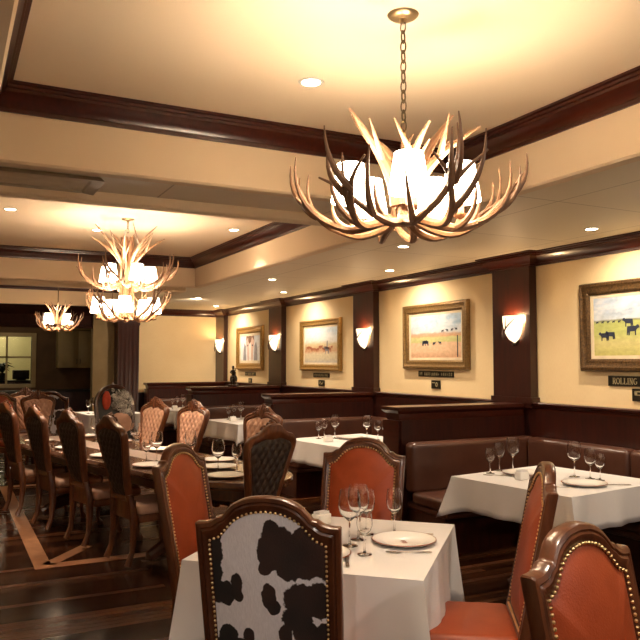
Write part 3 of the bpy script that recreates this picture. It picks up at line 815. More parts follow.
# bronze figurine on the third divider
t = thing('bronze_figurine', 'small dark bronze horseman figurine on the divider cap', 'figurine', (4.33, 11.74, 1.191), math.radians(60))
MB().rbox(-.13, .13, -.07, .07, 0, .035, .008).build('base', 'mahogany', t)
f = MB()
f.tube([(-.09, 0, .13), (-.03, 0, .14), (.04, 0, .15), (.07, 0, .16)], [.035, .042, .042, .03], 10)
f.tube([(.06, 0, .15), (.1, 0, .2), (.12, 0, .225), (.16, 0, .2)], [.03, .022, .022, .012], 8)
for x, y, dx in ((-.08, .02, -.02), (-.08, -.02, .01), (.06, .02, .03), (.06, -.02, -.01)): f.tube([(x, y, .13), (x + dx, y, .08), (x + dx * .5, y, .034)], [.018, .01, .009], 7)
f.tube([(-.1, 0, .14), (-.15, 0, .1), (-.15, 0, .04)], [.012, .014, .006], 7)
f.build('horse', 'bronze', t)
f = MB()
f.tube([(-.0, 0, .17), (-.02, 0, .22), (-.035, 0, .26), (-.04, 0, .285)], [.03, .028, .03, .012], 9)
f.ball((-.04, 0, .305), .02, 9, 7); f.lathe([(.035, .315), (.018, .32), (.015, .34), (.0, .345)], 10, T(-.04, 0, 0))
f.tube([(-.035, .03, .26), (0, .05, .23), (.05, .02, .2)], [.012, .01, .008], 7); f.tube([(-.035, -.03, .26), (-.1, -.05, .27), (-.14, -.05, .3)], [.012, .01, .008], 7)
for s in (-1, 1): f.tube([(-.0, s * .03, .17), (.02, s * .05, .13), (.01, s * .05, .08)], [.018, .014, .009], 7)
f.build('rider', 'bronze', t)

# ------------------------------------------------------------------ chairs
RK = .2   # backward rake of chair backs
def yb(z): return -.225 - RK * (z - .46)
def offset_loop(P, d):
    n = len(P); out = []
    for i in range(n):
        a = Vector(P[i - 1]); b = Vector(P[i]); c = Vector(P[(i + 1) % n])
        e0 = (b - a).normalized(); e1 = (c - b).normalized()
        n0 = Vector((-e0.y, e0.x)); n1 = Vector((-e1.y, e1.x)); m = n0 + n1
        m = m.normalized() if m.length > 1e-6 else n0
        out.append(tuple(b + m * d / max(.6, m.dot(n0))))
    return out
def resample(P, step):
    out = []; n = len(P)
    for i in range(n):
        a = Vector(P[i]); b = Vector(P[(i + 1) % n]); k = max(1, int((b - a).length / step))
        for j in range(k): out.append(tuple(a + (b - a) * j / k))
    return out
def shape(right):
    """right half outline from bottom to crest (x>=0), returns counter-clockwise loop in (x,z)"""
    left = [(-x, z) for x, z in reversed(right) if x > 1e-6]
    return right + left
def smooth_line(K, n=6):
    out = []
    for i in range(len(K) - 1):
        p0 = K[max(i - 1, 0)]; p1 = K[i]; p2 = K[i + 1]; p3 = K[min(i + 2, len(K) - 1)]
        for j in range(n):
            t = j / n
            out.append(tuple(.5 * ((2 * p1[q]) + (-p0[q] + p2[q]) * t + (2 * p0[q] - 5 * p1[q] + 4 * p2[q] - p3[q]) * t * t + (-p0[q] + 3 * p1[q] - 3 * p2[q] + p3[q]) * t ** 3) for q in (0, 1)))
    return out + [K[-1]]
def bent(x, y, z): return (x, yb(z) + y, z)
def frame_mb(P, width, th, prof=None):
    mb = MB(); h = th / 2
    prof = prof or [(width, -h * .55), (width * .6, -h * .9), (width * .25, -h), (.004, -h * .8), (0, -h * .3), (0, h * .3), (.004, h * .8), (width * .25, h), (width * .6, h * .9), (width, h * .55)]
    L = []
    for d, y in prof:
        L.append([bent(x, y, z) for x, z in offset_loop(P, d)])
    return mb.loops(L)
def pad_mb(Q, y0, bulge, c=(0, .8), n=14):
    mb = MB(); L = []
    for i in range(n + 1):
        s = 1 - i / n
        s = max(s, .002); b = bulge * (1 - s ** 3)
        L.append([bent(c[0] + (x - c[0]) * s, y0 + b, c[1] + (z - c[1]) * s) for x, z in Q])
    return mb.loops(L)
def nails_mb(Q, y, step=.0165, r=.0048, side=1):
    mb = MB(); R = resample(Q, step)
    # even spacing along the loop
    pts = []; acc = 0; n = len(Q)
    for i in range(n):
        a = Vector(Q[i]); b = Vector(Q[(i + 1) % n]); l = (b - a).length; s = -acc
        while s + step <= l:
            s += step; pts.append(a + (b - a) * s / l)
        acc = l - s
    for p in pts: mb.ball(bent(p.x, y, p.y), r, 7, 5)
    return mb
# --- red leather chair with cowhide back
hw = .245
half = [(hw - .012, .44), (hw - .006, .7), (hw, 1.060)] + [(hw, 1.066)]
half += smooth_line([(hw - .004, 1.070), (.215, 1.071), (.190, 1.077), (.170, 1.090)], 4)
half += smooth_line([(.162, 1.091), (.152, 1.094), (.138, 1.110), (.108, 1.138), (.058, 1.158), (0, 1.164)], 5)
PR = resample(shape(half), .03)
QR = offset_loop(PR, .052)
def inner_red():
    h2 = [(hw - .058, .50), (hw - .056, .7), (hw - .052, 1.006)]
    h2 += smooth_line([(.178, 1.013), (.158, 1.022), (.140, 1.042), (.105, 1.078), (.055, 1.102), (0, 1.110)], 5)
    return resample(shape(h2), .03)
QI = inner_red()
def match(P, Q):
    """loop with len(P) points following Q, matched by angle about the centre"""
    c = Vector((0, .8)); out = []
    n = len(Q)
    for p in P:
        a = Vector(p) - c; best = None
        for i in range(n):
            u = Vector(Q[i]) - c; v = Vector(Q[(i + 1) % n]) - c; e = v - u
            den = a.x * e.y - a.y * e.x
            if abs(den) < 1e-9: continue
            tt = (u.x * e.y - u.y * e.x) / den; ss = (u.x * a.y - u.y * a.x) / den
            if tt > 0 and -1e-6 <= ss <= 1 + 1e-6 and (best is None or tt > best): best = tt
        out.append(tuple(c + a * (best or 1)))
    return out
QM = match(PR, QI)
def red_frame():
    mb = MB(); L = []
    def lerp(s): return [(p[0] + (q[0] - p[0]) * s, p[1] + (q[1] - p[1]) * s) for p, q in zip(PR, QM)]
    for s, y in ((1, -.014), (.8, -.023), (.5, -.026), (.38, -.021), (.28, -.025), (.08, -.022), (0, -.014), (0, .014), (.08, .022), (.28, .025), (.38, .021), (.5, .026), (.8, .023), (1, .014)):
        L.append([bent(x, y, z) for x, z in lerp(s)])
    mb.loops(L)
    for sx in (-1, 1):   # rear posts
        # rear legs
        x = sx * (hw - .035)
        mb.loops([[(x + a * s, yy + b * s, z) for a, b in ((-.022, -.024), (.022, -.024), (.022, .024), (-.022, .024))] for z, yy, s in ((.5, yb(.5), 1), (.44, yb(.44), 1), (.25, -.23, .95), (.1, -.25, .85), (0, -.275, .8))], True, True, True)
    return mb
BL = [(55, 180, 45, 60), (45, 250, 58, 90), (55, 330, 42, 80), (60, 410, 50, 50), (112, 415, 36, 52), (155, 370, 24, 42), (160, 420, 20, 28),
      (305, 150, 32, 42), (290, 240, 45, 80), (275, 305, 28, 30), (340, 215, 60, 80), (370, 290, 55, 62), (440, 250, 62, 90), (505, 270, 50, 70), (440, 190, 60, 60), (500, 210, 50, 40),
      (285, 420, 30, 55), (302, 460, 28, 32), (420, 430, 78, 72), (480, 410, 40, 60), (395, 500, 62, 52), (490, 455, 42, 42), (505, 560, 48, 46), (430, 570, 52, 70), (405, 635, 42, 36), (345, 575, 26, 46),
      (110, 590, 42, 46), (195, 585, 24, 34), (150, 630, 60, 36), (85, 660, 60, 60), (190, 760, 80, 60), (430, 740, 90, 60), (60, 800, 40, 60)]
def cowhide_pad():
    mb = MB(); nx, nz = 64, 96
    c = (0, .8)
    # grid clipped to the inner outline by radial scaling, dense enough to carry the patches
    n = len(QM); rings = 40; L = []
    dense = resample(QM, .008)
    for i in range(rings + 1):
        s = max(.002, 1 - i / rings)
        L.append([bent(x * s, -.016 - .012 * (1 - s ** 3), c[1] + (z - c[1]) * s) for x, z in dense])
    mb.loops(L)
    o = mb.build('back_panel', 'cowhide')
    at = o.data.attributes.new('patch', 'FLOAT', 'POINT')
    for v in o.data.vertices:
        px = 285 + v.co.x * 1187; pz = 20 + (1.164 - v.co.z) * 1187
        f = -2
        for cx, cz, rx, rz in BL:
            d = math.sqrt(((px - cx) / (rx * 1.02)) ** 2 + ((pz - cz) / (rz * 1.0)) ** 2)
            f = max(f, 1 - d)
        at.data[v.index].value = .5 + f * .8
    return o
RED = thing('leather_dining_chair', 'x', 'chair', group='red leather chairs with nail trim')
red_frame().build('back_frame', 'walnut', RED)
pad_mb(QM, .014, .030).build('backrest', 'red_leather', RED)
o = cowhide_pad(); o.parent = RED; o['label'] = 'black and white cowhide back panel'
QN = offset_loop(resample(QI, .012), -.004)
nails_mb(QN, .022, .0165, .0056).build('nail_trim', 'brass', RED); nails_mb(QN, -.022).build('back_nail_trim', 'brass', RED)
MB().rbox(-.235, .235, -.215, .245, .405, .485, .036, 4).build('seat', 'red_leather', RED)
MB().rbox(-.228, .228, -.21, .235, .335, .415, .012).build('apron', 'walnut', RED)
sn = MB()
for x in [-.22 + .0165 * i for i in range(27)]: sn.ball((x, .238, .415), .0045, 6, 4)
for y in [-.19 + .0165 * i for i in range(26)]:
    for sx in (-1, 1): sn.ball((sx * .231, y, .415), .0045, 6, 4)
sn.build('seat_nail_trim', 'brass', RED)
for sx in (-1, 1):
    lg = MB(); x = sx * .2; y = .205
    lg.loops([[(x + a * s, y + b * s, z) for a, b in ((-.026, -.026), (.026, -.026), (.026, .026), (-.026, .026))] for z, s in ((.37, 1), (.3, 1), (.28, .8), (.1, .6), (.06, .62), (.05, .8), (0, .75))], True, True, True)
    lg.build('leg', 'walnut', RED)

# --- carved chair with quilted back
ch = smooth_line([(.165, .50), (.150, .56), (.155, .65), (.185, .78), (.225, .92), (.247, 1.01), (.242, 1.06), (.205, 1.095), (.14, 1.115), (.09, 1.145), (.05, 1.172), (0, 1.180)], 5)
PC = resample(shape(ch), .03)
QC = resample(shape(smooth_line([(.125, .545), (.112, .58), (.118, .66), (.147, .78), (.186, .92), (.205, 1.0), (.197, 1.03), (.165, 1.05), (.11, 1.065), (.06, 1.075), (0, 1.06)], 5)), .03)
QCM = match(PC, QC)
def carved_frame():
    mb = MB(); L = []
    def lerp(s): return [(p[0] + (q[0] - p[0]) * s, p[1] + (q[1] - p[1]) * s) for p, q in zip(PC, QCM)]
    for s, y in ((1, -.015), (.7, -.026), (.4, -.03), (.1, -.024), (0, -.012), (0, .012), (.1, .026), (.3, .034), (.5, .026), (.65, .032), (.85, .03), (1, .016)):
        L.append([bent(x, y, z) for x, z in lerp(s)])
    mb.loops(L)
    for sx in (-1, 1):
        x = sx * .16
        mb.tube([bent(sx * .155, 0, .56), (sx * .165, yb(.5), .48), (sx * .175, yb(.44), .40), (sx * .18, -.22, .28), (sx * .185, -.235, .12), (sx * .19, -.275, .02)], [.026, .03, .036, .03, .022, .026], 8)
    mb.rbox(-.19, .19, -.235, -.205, .36, .52, .008)
    return mb
def quilt_pad(side, nx=44, nz=56):
    """padded panel with diamond tufting"""
    mb = MB(); z0, z1 = .545, 1.075
    prof = [(.125, .545), (.112, .58), (.118, .66), (.147, .78), (.186, .92), (.205, 1.0), (.197, 1.03), (.165, 1.05), (.11, 1.065)]
    def half_w(z):
        for (xa, za), (xb, zb) in zip(prof, prof[1:]):
            if za <= z <= zb: return xa + (xb - xa) * (z - za) / (zb - za)
        return .11 - (z - 1.065) / .02 * .08 if z > 1.065 else .125
    L = []
    for i in range(nz + 1):
        z = z0 + (z1 - z0) * i / nz; w = half_w(z) + .004; row = []
        for j in range(nx + 1):
            u = -1 + 2 * j / nx; x = u * w
            e = min(1, (1 - abs(u)) * 4) * min(1, (z - z0) * 18) * min(1, (z1 - z) * 18)
            e = math.sqrt(max(0, e))
            p = PI * x / .066; q = PI * z / .095
            d = abs(sin(p + q)) * abs(sin(p - q))
            b = .010 + .022 * e + .018 * e * (d ** .5 - .4)
            row.append(bent(x, side * b, z))
        L.append(row)
    return mb.loops(L, False)
def crest_mb():
    mb = MB()
    mb.ball(bent(0, .012, 1.155), .04, 12, 8, (1, .7, 1.0))
    for sx in (-1, 1):
        for k, (x, z, r, tn) in enumerate(((.045, 1.135, .026, 1), (.085, 1.115, .022, 1), (.03, 1.10, .018, 1), (.118, 1.108, .022, 1))):
            mb.ball(bent(sx * x, .02, z), r, 10, 6, (1.1, .8, .8))
        pts = []
        for i in range(16):
            a = i / 15 * PI * 2.6; rr = .034 * (1 - i / 18)
            pts.append(bent(sx * (.06 + rr * cos(a)), .03, 1.135 + rr * sin(a)))
        mb.tube(pts, [.008] * 16, 6)
    mb.tube([bent(0, .03, 1.20), bent(0, .036, 1.15), bent(0, .034, 1.1), bent(0, .026, 1.06)], [.01, .022, .02, .008], 8)
    for sx in (-1, 1): mb.tube([bent(sx * .03, .03, 1.185), bent(sx * .03, .034, 1.14), bent(sx * .012, .03, 1.09)], [.008, .014, .008], 7)
    return mb
CARV = thing('carved_dining_chair', 'x', 'chair', group='carved chairs at the long table')
carved_frame().build('back_frame', 'oak', CARV)
quilt_pad(1).build('backrest', 'peach', CARV)
o = quilt_pad(-1).build('back_panel', 'brown_fabric', CARV); o['label'] = 'dark brown quilted back panel'
crest_mb().build('crest_carving', 'oak', CARV)
MB().rbox(-.235, .235, -.20, .25, .40, .48, .036, 4).build('seat', 'peach', CARV)
ap = MB().rbox(-.235, .235, -.205, .245, .345, .41, .015)
ap.ball((0, .243, .345), .04, 10, 6, (1.6, .4, .7)); ap.build('apron', 'oak', CARV)
for sx in (-1, 1):
    lg = MB(); lg.tube([(sx * .205, .215, .40), (sx * .215, .235, .33), (sx * .215, .24, .25), (sx * .2, .22, .13), (sx * .2, .225, .06), (sx * .205, .245, .025), (sx * .205, .25, .002)], [.036, .04, .034, .02, .018, .028, .026], 9)
    lg.build('leg', 'oak', CARV)
# darker frame for the chairs seen from behind comes from the light, not the paint

# ------------------------------------------------------------------ front table
def nrm(x, y): l = math.hypot(x, y); return x / l, y / l
ANG = math.radians(-43.8)     # rotation of the front table
T1 = (1.65, 3.13)
def R2(p, a): return (p[0] * cos(a) - p[1] * sin(a), p[0] * sin(a) + p[1] * cos(a))
def table_with_cloth(loc, rot, half, drop, tl, cl, zt=.755, seed=1, flare=.05):
    t = thing('dining_table', tl, 'table', (loc[0], loc[1], 0), rot, 'square cloth-covered tables')
    MB().rbox(-half, half, -half, half, zt - .035, zt - .004, .006).build('tabletop', 'mahogany', t)
    MB().lathe([(.05, .06), (.045, .3), (.06, .45), (.045, .6), (.09, zt - .035)], 16, None, True, True).build('pedestal', 'mahogany', t)
    bs = MB()
    for i in range(4):
        a = i * PI / 2 + PI / 4; bs.tube([(0, 0, .1), (.15 * cos(a), .15 * sin(a), .09), (.3 * cos(a), .3 * sin(a), .03), (.34 * cos(a), .34 * sin(a), .018)], [.04, .035, .025, .018], 8)
    bs.build('base', 'mahogany', t)
    rnd = random.Random(seed); ph = [rnd.random() * 6 for _ in range(6)]
    h = half + .004
    # perimeter with rounded corners
    per = []; n = 26
    for sd in range(4):
        for j in range(n):
            u = -1 + 2 * j / n
            uu = math.copysign(abs(u) ** .8, u)
            p = (uu * h, -h); per.append((R2(p, sd * PI / 2), R2((0, -1), sd * PI / 2), uu, sd))
    L = []
    rows = [(-1, 0), (-.5, 0), (0, 0), (.15, .012), (.35, .03), (.6, .055), (.8, .075), (1, .09)]
    for k, (r, q) in enumerate(rows):
        row = []
        for i, (p, nv, u, sd) in enumerate(per):
            if r <= 0:
                s = {-1: .3, -.5: .7, 0: 1}[r]; row.append((p[0] * s, p[1] * s, zt)); continue
            au = abs(u); cn = max(0, (au - (1 - drop / half)) / (drop / half)) if drop < half else au
            cdir = Vector((nv[0], nv[1]))
            tang = Vector((-nv[1], nv[0])) * (1 if u > 0 else -1)
            diag = (Vector((p[0], p[1]))).normalized()
            dd = drop * (1 + .32 * cn ** 2)
            wv = .012 * sin(u * 9 + ph[sd]) + .008 * sin(u * 17 + ph[(sd + 1) % 4])
            out = cdir * (flare * .5 * r + wv * r * (1 - cn)) + diag * (cn ** 2 * flare * 2.2 * r ** 1.1)
            out += tang * (.02 * r * sin(cn * PI)) 
            out -= cdir * (.045 * r * sin(min(1, cn * 1.0) * PI))
            row.append((p[0] + out.x, p[1] + out.y, zt - dd * r + (.004 if r > .9 else 0)))
        L.append(row)
    mb = MB(); mb.loops(L, True, True, False)
    o = mb.build('tablecloth', 'linen', None, 60)
    o.location = (loc[0], loc[1], .001); o.rotation_euler = (0, 0, rot)
    so = o.modifiers.new('thickness', 'SOLIDIFY'); so.thickness = .003; so.offset = 1
    tag(o, cl, 'tablecloth', 'white tablecloths')
    return t
table_with_cloth(T1, ANG, .51, .33, 'front square pedestal table hidden under the nearest white cloth', 'white tablecloth on the nearest table, between the red leather chairs', .755, 3, .03)

G4 = 'red leather chairs with nail trim'
def red_chair(crest, f, label, group=G4):
    fx, fy = nrm(*f); return place(RED, label, (crest[0] + .366 * fx, crest[1] + .366 * fy, 0), face(fx, fy), group)
red_chair((.945, 2.25), (.62, .785), 'nearest chair, turned away, its back covered in black and white cowhide')
red_chair((1.12, 3.91), (.69, -.72), 'red leather chair left of the front table, backed by the long dining table')
red_chair((2.18, 3.72), (-.75, -.64), 'red leather chair facing us across the front table')
red_chair((2.36, 2.45), (-.82, .57), 'red leather chair seen side-on at the right of the front table')
red_chair((1.53, 1.505), (.24, -.97), 'red leather chair cut off by the lower right corner of the picture')

# ------------------------------------------------------------------ tableware
def glass_proto(name, kind, k=1.0, bowl=.04, h=.225, n=28):
    t = thing(name, 'x', 'glass')
    s = h
    outer = [(.0005, 0), (.034 * k, 0), (.034 * k, .002), (.010, .006), (.0045, .015), (.0038, s * .3), (.0045, s * .43), (.012, s * .455), (bowl * .8, s * .56), (bowl, s * .70), (bowl * .95, s * .86), (bowl * .80, s)]
    inner = [(bowl * .80 - .0012, s), (bowl * .95 - .0014, s * .86), (bowl - .0016, s * .70), (bowl * .8 - .002, s * .565), (.010, s * .475), (.0005, s * .47)]
    MB().lathe(outer + inner, n, None).build('glass_body', 'glass', t, 60)
    return t
# one closed blown shape each: a single mesh, so the thing itself is the mesh
def glass_mesh(name, k=1.0, bowl=.04, h=.225, n=28):
    s = h
    outer = [(.0005, 0), (.034 * k, 0), (.034 * k, .002), (.010, .006), (.0045, .015), (.0038, s * .3), (.0045, s * .43), (.012, s * .455), (bowl * .8, s * .56), (bowl, s * .70), (bowl * .95, s * .86), (bowl * .80, s)]
    inner = [(bowl * .80 - .0012, s), (bowl * .95 - .0014, s * .86), (bowl - .0016, s * .70), (bowl * .8 - .002, s * .565), (.010, s * .475), (.0005, s * .47)]
    def sm(K):
        return K
    o = MB().lathe(sm(outer + inner), n, None).build(name, 'glass', None, 50)
    o['category'] = 'glass'
    return o
GR = glass_mesh('wine_glass', 1.1, .052, .255); GR['group'] = 'wine glasses'
GW = glass_mesh('wine_glass', 1.0, .040, .215); GW['group'] = 'wine glasses'
GS = glass_mesh('wine_glass', .95, .036, .185, 20); GS['group'] = 'wine glasses'
PLATE = thing('dinner_plate', 'x', 'plate')
MB().lathe([(.0005, .004), (.085, .004), (.10, .010), (.148, .020), (.150, .018), (.145, .014), (.09, 0), (.0005, 0)], 40).build('dish', 'china', PLATE, 50)
MB().lathe([(.146, .0205), (.1505, .0205), (.1515, .0175), (.149, .0165)], 40).build('rim_line', 'rimbrown', PLATE)
PLOGO = thing('dinner_plate', 'x', 'plate')
MB().lathe([(.0005, .004), (.085, .004), (.10, .010), (.148, .020), (.150, .018), (.145, .014), (.09, 0), (.0005, 0)], 48).build('dish', 'china', PLOGO, 50)
MB().lathe([(.146, .0205), (.1505, .0205), (.1515, .0175), (.149, .0165)], 48).build('rim_line', 'rimbrown', PLOGO)
lg = MB()
for i in range(5):   # small stacked emblem printed at the plate's centre
    w_ = (.010, .014, .010, .014, .009)[i]; lg.box(-w_, w_, -.03 + .012 * i, -.022 + .012 * i, .0035, .0046)
lg.box(-.003, .003, -.03, .03, .0035, .0045); lg.build('printed_emblem', 'rimbrown', PLOGO)
def knife_mb():
    mb = MB()
    mb.loops([[(x - w, -t_, 0 + zz), (x + w, -t_, zz), (x + w, t_, zz), (x - w, t_, zz)] for x, w, t_, zz in ()]) if False else None
    L = []
    for y, w, z in ((-.11, .006, .004), (-.1, .008, .004), (-.02, .006, .0045), (0, .005, .0045), (.01, .0085, .003), (.08, .009, .003), (.105, .005, .003), (.112, .001, .003)):
        L.append([(-w, y, .0005), (w, y, .0005), (w, y, z), (-w, y, z)])
    return mb.loops(L, True, True, True)
def fork_mb():
    mb = MB(); L = []
    for y, w, z in ((-.10, .006, .003), (-.09, .008, .003), (-.01, .0035, .004), (.03, .004, .006), (.045, .012, .004), (.06, .0125, .003)):
        L.append([(-w, y, z - .0022), (w, y, z - .0022), (w, y, z), (-w, y, z)])
    mb.loops(L, True, True, True)
    for i in range(4):
        x = -.0105 + .007 * i; mb.tube([(x, .058, .003), (x, .085, .0035), (x, .105, .006)], [.0018, .0018, .001], 5)
    return mb
KN = knife_mb().build('table_knife', 'steel'); KN['category'] = 'knife'; KN['group'] = 'table knives'
FK = fork_mb().build('table_fork', 'steel'); FK['category'] = 'fork'; FK['group'] = 'table forks'
VOT = thing('sugar_caddy', 'x', 'caddy')
MB().rbox(-.045, .045, -.03, .03, 0, .055, .006).build('holder', 'china', VOT)
pk = MB()
for i in range(6): pk.box(-.036, .036, -.022 + .008 * i, -.018 + .008 * i, .05, .068 - .002 * (i % 2))
pk.build('packets', 'linen', VOT)
ZS = .761
def gl(p, x, y, label, z=ZS, group=None, rz=0): return place(p, label, (x, y, z), rz, group)

A = ANG
gl(GR, 1.67, 2.99, 'largest wine glass, foremost left of the cluster on the nearest table')
gl(GR, 1.765, 3.075, 'large wine glass second from the left in the nearest table cluster')
gl(GW, 1.855, 3.15, 'middle wine glass of the cluster left of the emblem plate')
gl(GW, 1.99, 3.112, 'wine glass directly behind the emblem plate on the nearest table')
gl(GS, 1.655, 2.83, 'small front wine glass beside the knife on the nearest table')
place(PLOGO, 'dinner plate with a brown printed emblem on the nearest table', (1.925, 2.93, ZS), math.radians(-20), 'dinner plates')
gl(PLATE, 1.455, 2.90, 'dinner plate half hidden behind the cowhide chair on the nearest table', ZS, 'dinner plates')
place(KN, 'table knife on the nearest cloth beside the cowhide chair', (1.54, 2.78, ZS), math.radians(-28), 'table knives')
place(KN, 'table knife behind the emblem plate', (2.05, 3.06, ZS), math.radians(55), 'table knives')
place(FK, 'table fork in front of the emblem plate', (1.845, 2.765, ZS), math.radians(65), 'table forks')
place(VOT, 'white sugar caddy on the nearest table behind the cowhide chair', (1.76, 3.45, ZS), .3, 'sugar caddies')

# booth tables
BOOTH = [((3.94, 4.02), 'nearest booth table'), ((3.94, 6.98), 'middle booth table'), ((3.98, 9.98), 'third booth table'), ((3.98, 12.95), 'farthest booth table')]
ords = ['nearest', 'middle', 'third', 'farthest']
brot = math.radians(8)
for i, ((x, y), nme) in enumerate(BOOTH):
    table_with_cloth((x, y), brot, .515, .23, 'square pedestal table under the cloth of the %s booth' % ords[i], 'white tablecloth with drooping corners on the ' + nme, .755, 11 + i, .045)
T2G = [(GS, 3.69, 4.43, 'left glass'), (GW, 3.84, 4.50, 'centre glass'), (GR, 3.93, 4.45, 'tall right glass')]
for p, x, y, w in T2G: gl(p, x, y, w + ' of the trio by the divider on the nearest booth table')
for p, x, y, w in [(GR, 4.13, 4.02, 'tall left glass'), (GW, 4.16, 3.90, 'centre glass'), (GS, 4.17, 3.82, 'short right glass')]: gl(p, x, y, w + ' of the trio behind the plate on the nearest booth table')
gl(PLATE, 3.91, 3.72, 'dinner plate at the right end of the nearest booth table', ZS, 'dinner plates')
gl(PLATE, 3.86, 4.27, 'dinner plate among the left glass trio on the nearest booth table', ZS, 'dinner plates')
place(FK, 'table fork left of the right plate on the nearest booth table', (3.70, 3.71, ZS), math.radians(60), 'table forks')
place(KN, 'table knife right of the right plate on the nearest booth table', (4.10, 3.63, ZS), math.radians(60), 'table knives')
place(FK, 'table fork left of the far plate on the nearest booth table', (3.66, 4.31, ZS), math.radians(50), 'table forks')
place(VOT, 'white sugar caddy at the middle of the nearest booth table', (3.70, 4.10, ZS), .1, 'sugar caddies')
for dy, nmm, full in ((2.96, 'middle', 1), (5.96, 'third', 1), (8.93, 'farthest', 0)):
    sx = .04 if dy > 5 else 0
    gl(GS, 3.67 + sx, 4.30 + dy, 'short left glass of the trio on the %s booth table' % nmm)
    gl(GW, 3.78 + sx, 4.38 + dy, 'centre glass of the left trio on the %s booth table' % nmm)
    gl(GR, 3.85 + sx, 4.26 + dy, 'tall right glass of the left trio on the %s booth table' % nmm)
    if dy < 3:
        gl(GR, 4.14, 7.02, 'tall glass at the right of the middle booth table')
        gl(GW, 4.17, 6.84, 'glass beside the tall right one on the middle booth table')
        gl(GS, 4.22, 6.76, 'small glass half hidden by the red chair, middle booth table')
    gl(PLATE, 3.98 + sx, 4.16 + dy, 'dinner plate on the %s booth table' % nmm, ZS, 'dinner plates')
    place(VOT, 'white sugar caddy on the %s booth table' % nmm, (3.62 + sx, 3.98 + dy, ZS), .1, 'sugar caddies')

# ------------------------------------------------------------------ long dining table
def NT(n, t): return (n * .97 - t * .2431, n * .2431 + t * .97)
LROT = math.radians(14.07)
NC, HW, T0, T1e, EB = 3.27, .50, 5.1, 8.1, .85
def race(o):
    pts = []
    for i in range(25):
        a = PI + PI * i / 24; pts.append((NC + (HW + o) * cos(a), T0 + (EB + o) * sin(a)))
    for i in range(25):
        a = PI * i / 24; pts.append((NC + (HW + o) * cos(a), T1e + (EB + o) * sin(a)))
    return [NT(*p) for p in pts]
t = thing('long_dining_table', 'long polished wood dining table with rounded ends, flanked by carved chairs', 'table')
mb = MB(); mb.loops([[(x, y, z) for x, y in race(o)] for o, z in ((-.15, .742), (-.02, .742), (-.004, .739), (0, .730), (0, .705), (-.012, .698), (-.02, .69), (-.02, .682), (-.06, .68))], True, True, True)
mb.build('tabletop', 'table_wood', t)
mb = MB(); mb.loops([[(x, y, z) for x, y in race(o)] for o, z in ((-.10, .70), (-.10, .60), (-.115, .59), (-.13, .59), (-.13, .70))], True); mb.build('apron', 'dark_walnut', t)
for tt in (5.4, 7.7):
    x, y = NT(NC, tt); mb = MB()
    mb.lathe([(.14, .12), (.12, .2), (.08, .28), (.13, .4), (.14, .5), (.1, .6), (.2, .69)], 18, T(x, y, 0), True, True)
    for q in (-1, 1):
        x2, y2 = NT(NC + .38 * q, tt); mb.tube([(x, y, .18), ((x + x2) / 2, (y + y2) / 2, .14), (x2, y2, .05), (x2, y2, .03)], [.07, .06, .045, .03], 9)
    mb.build('pedestal', 'dark_walnut', t)
r = MB(); P4 = [NT(NC - .13, 5.3), NT(NC + .13, 5.3), NT(NC + .13, 8.5), NT(NC - .13, 8.5)]
r.loops([[(x, y, z) for x, y in P4] for z in (.7425, .745)], True, True, True)
tag(r.build('table_runner', 'runner'), 'taupe cloth runner lying along the long dining table', 'table runner')

LB = (1.52, 6.085)
names = ['nearest carved chair of the left row, dark quilted back toward us', 'second carved chair from the near end of the left row, quilted back toward us', 'third carved chair from the near end of the left row, quilted back toward us', 'fourth carved chair of the left row, cut off by the left picture edge']
fd = (.97, .2431)
rnd = random.Random(3)
for i in range(4):
    place(CARV, names[i], (LB[0] - .2 * i, LB[1] + .805 * i, 0), face(*fd) + (rnd.random() - .5) * .06, 'carved chairs at the long table')
# right-hand row, faces toward us
for px_t, nmn, cr in ((5.62, 'peach tufted carved chair nearest on the far side of the long table', 4.25), (6.87, 'middle peach tufted carved chair on the far side of the long table', 4.25), (7.72, 'third peach tufted carved chair on the far side, left of the other two', 4.25)):
    x, y = NT(cr - .38, px_t); place(CARV, nmn, (x, y, 0), face(-.93, -.37), 'carved chairs at the long table')
x, y = (1.87, 5.02)
place(CARV, 'large carved chair at the near end of the long table, dark back toward us', (x, y, 0), face(-.42, .91), 'carved chairs at the long table')
place(CARV, 'carved chair far left, facing us before the dark kitchen, farther of two', (1.21, 12.3, 0), face(.15, -1), 'carved chairs at the far table')
place(CARV, 'carved chair far left, facing us before the dark kitchen, nearer of two', (1.29, 11.0, 0), face(.25, -1), 'carved chairs at the far table')

# place settings on the long table
ZL = .7425
sides = [(2.97, -1), (3.57, 1)]
seat_t = {-1: [5.54, 6.37, 7.19, 8.02], 1: [5.45, 6.48, 7.40, 8.2]}
ordn = ['first', 'second', 'third', 'fourth']
for n0, sd in sides:
    side = 'left' if sd < 0 else 'right'
    for i, tt in enumerate(seat_t[sd]):
        x, y = NT(n0, tt); where = '%s place from the near end, %s side of the long table' % (ordn[i], side)
        place(PLATE, 'dinner plate at the ' + where, (x, y, ZL), 0, 'dinner plates')
        x, y = NT(n0 - sd * .16, tt + .20); place(GR, 'taller glass at the ' + where, (x, y, ZL + .003), 0, 'wine glasses')
        x, y = NT(n0 - sd * .10, tt + .27); place(GS, 'shorter glass at the ' + where, (x, y, ZL + .003), 0, 'wine glasses')
        if i < 2:
            x, y = NT(n0, tt - .19); place(KN, 'table knife at the ' + where, (x, y, ZL), LROT + PI / 2, 'table knives')
            x, y = NT(n0 - sd * .02, tt - .24); place(FK, 'table fork at the ' + where, (x, y, ZL), LROT + PI / 2, 'table forks')
x, y = NT(3.12, 4.66); place(PLATE, 'dinner plate at the rounded near end of the long table', (x, y, ZL), 0, 'dinner plates')
x, y = NT(3.33, 5.08); place(PLATE, 'dinner plate behind the two tall glasses near the long table end', (x, y, ZL + .003), 0, 'dinner plates')
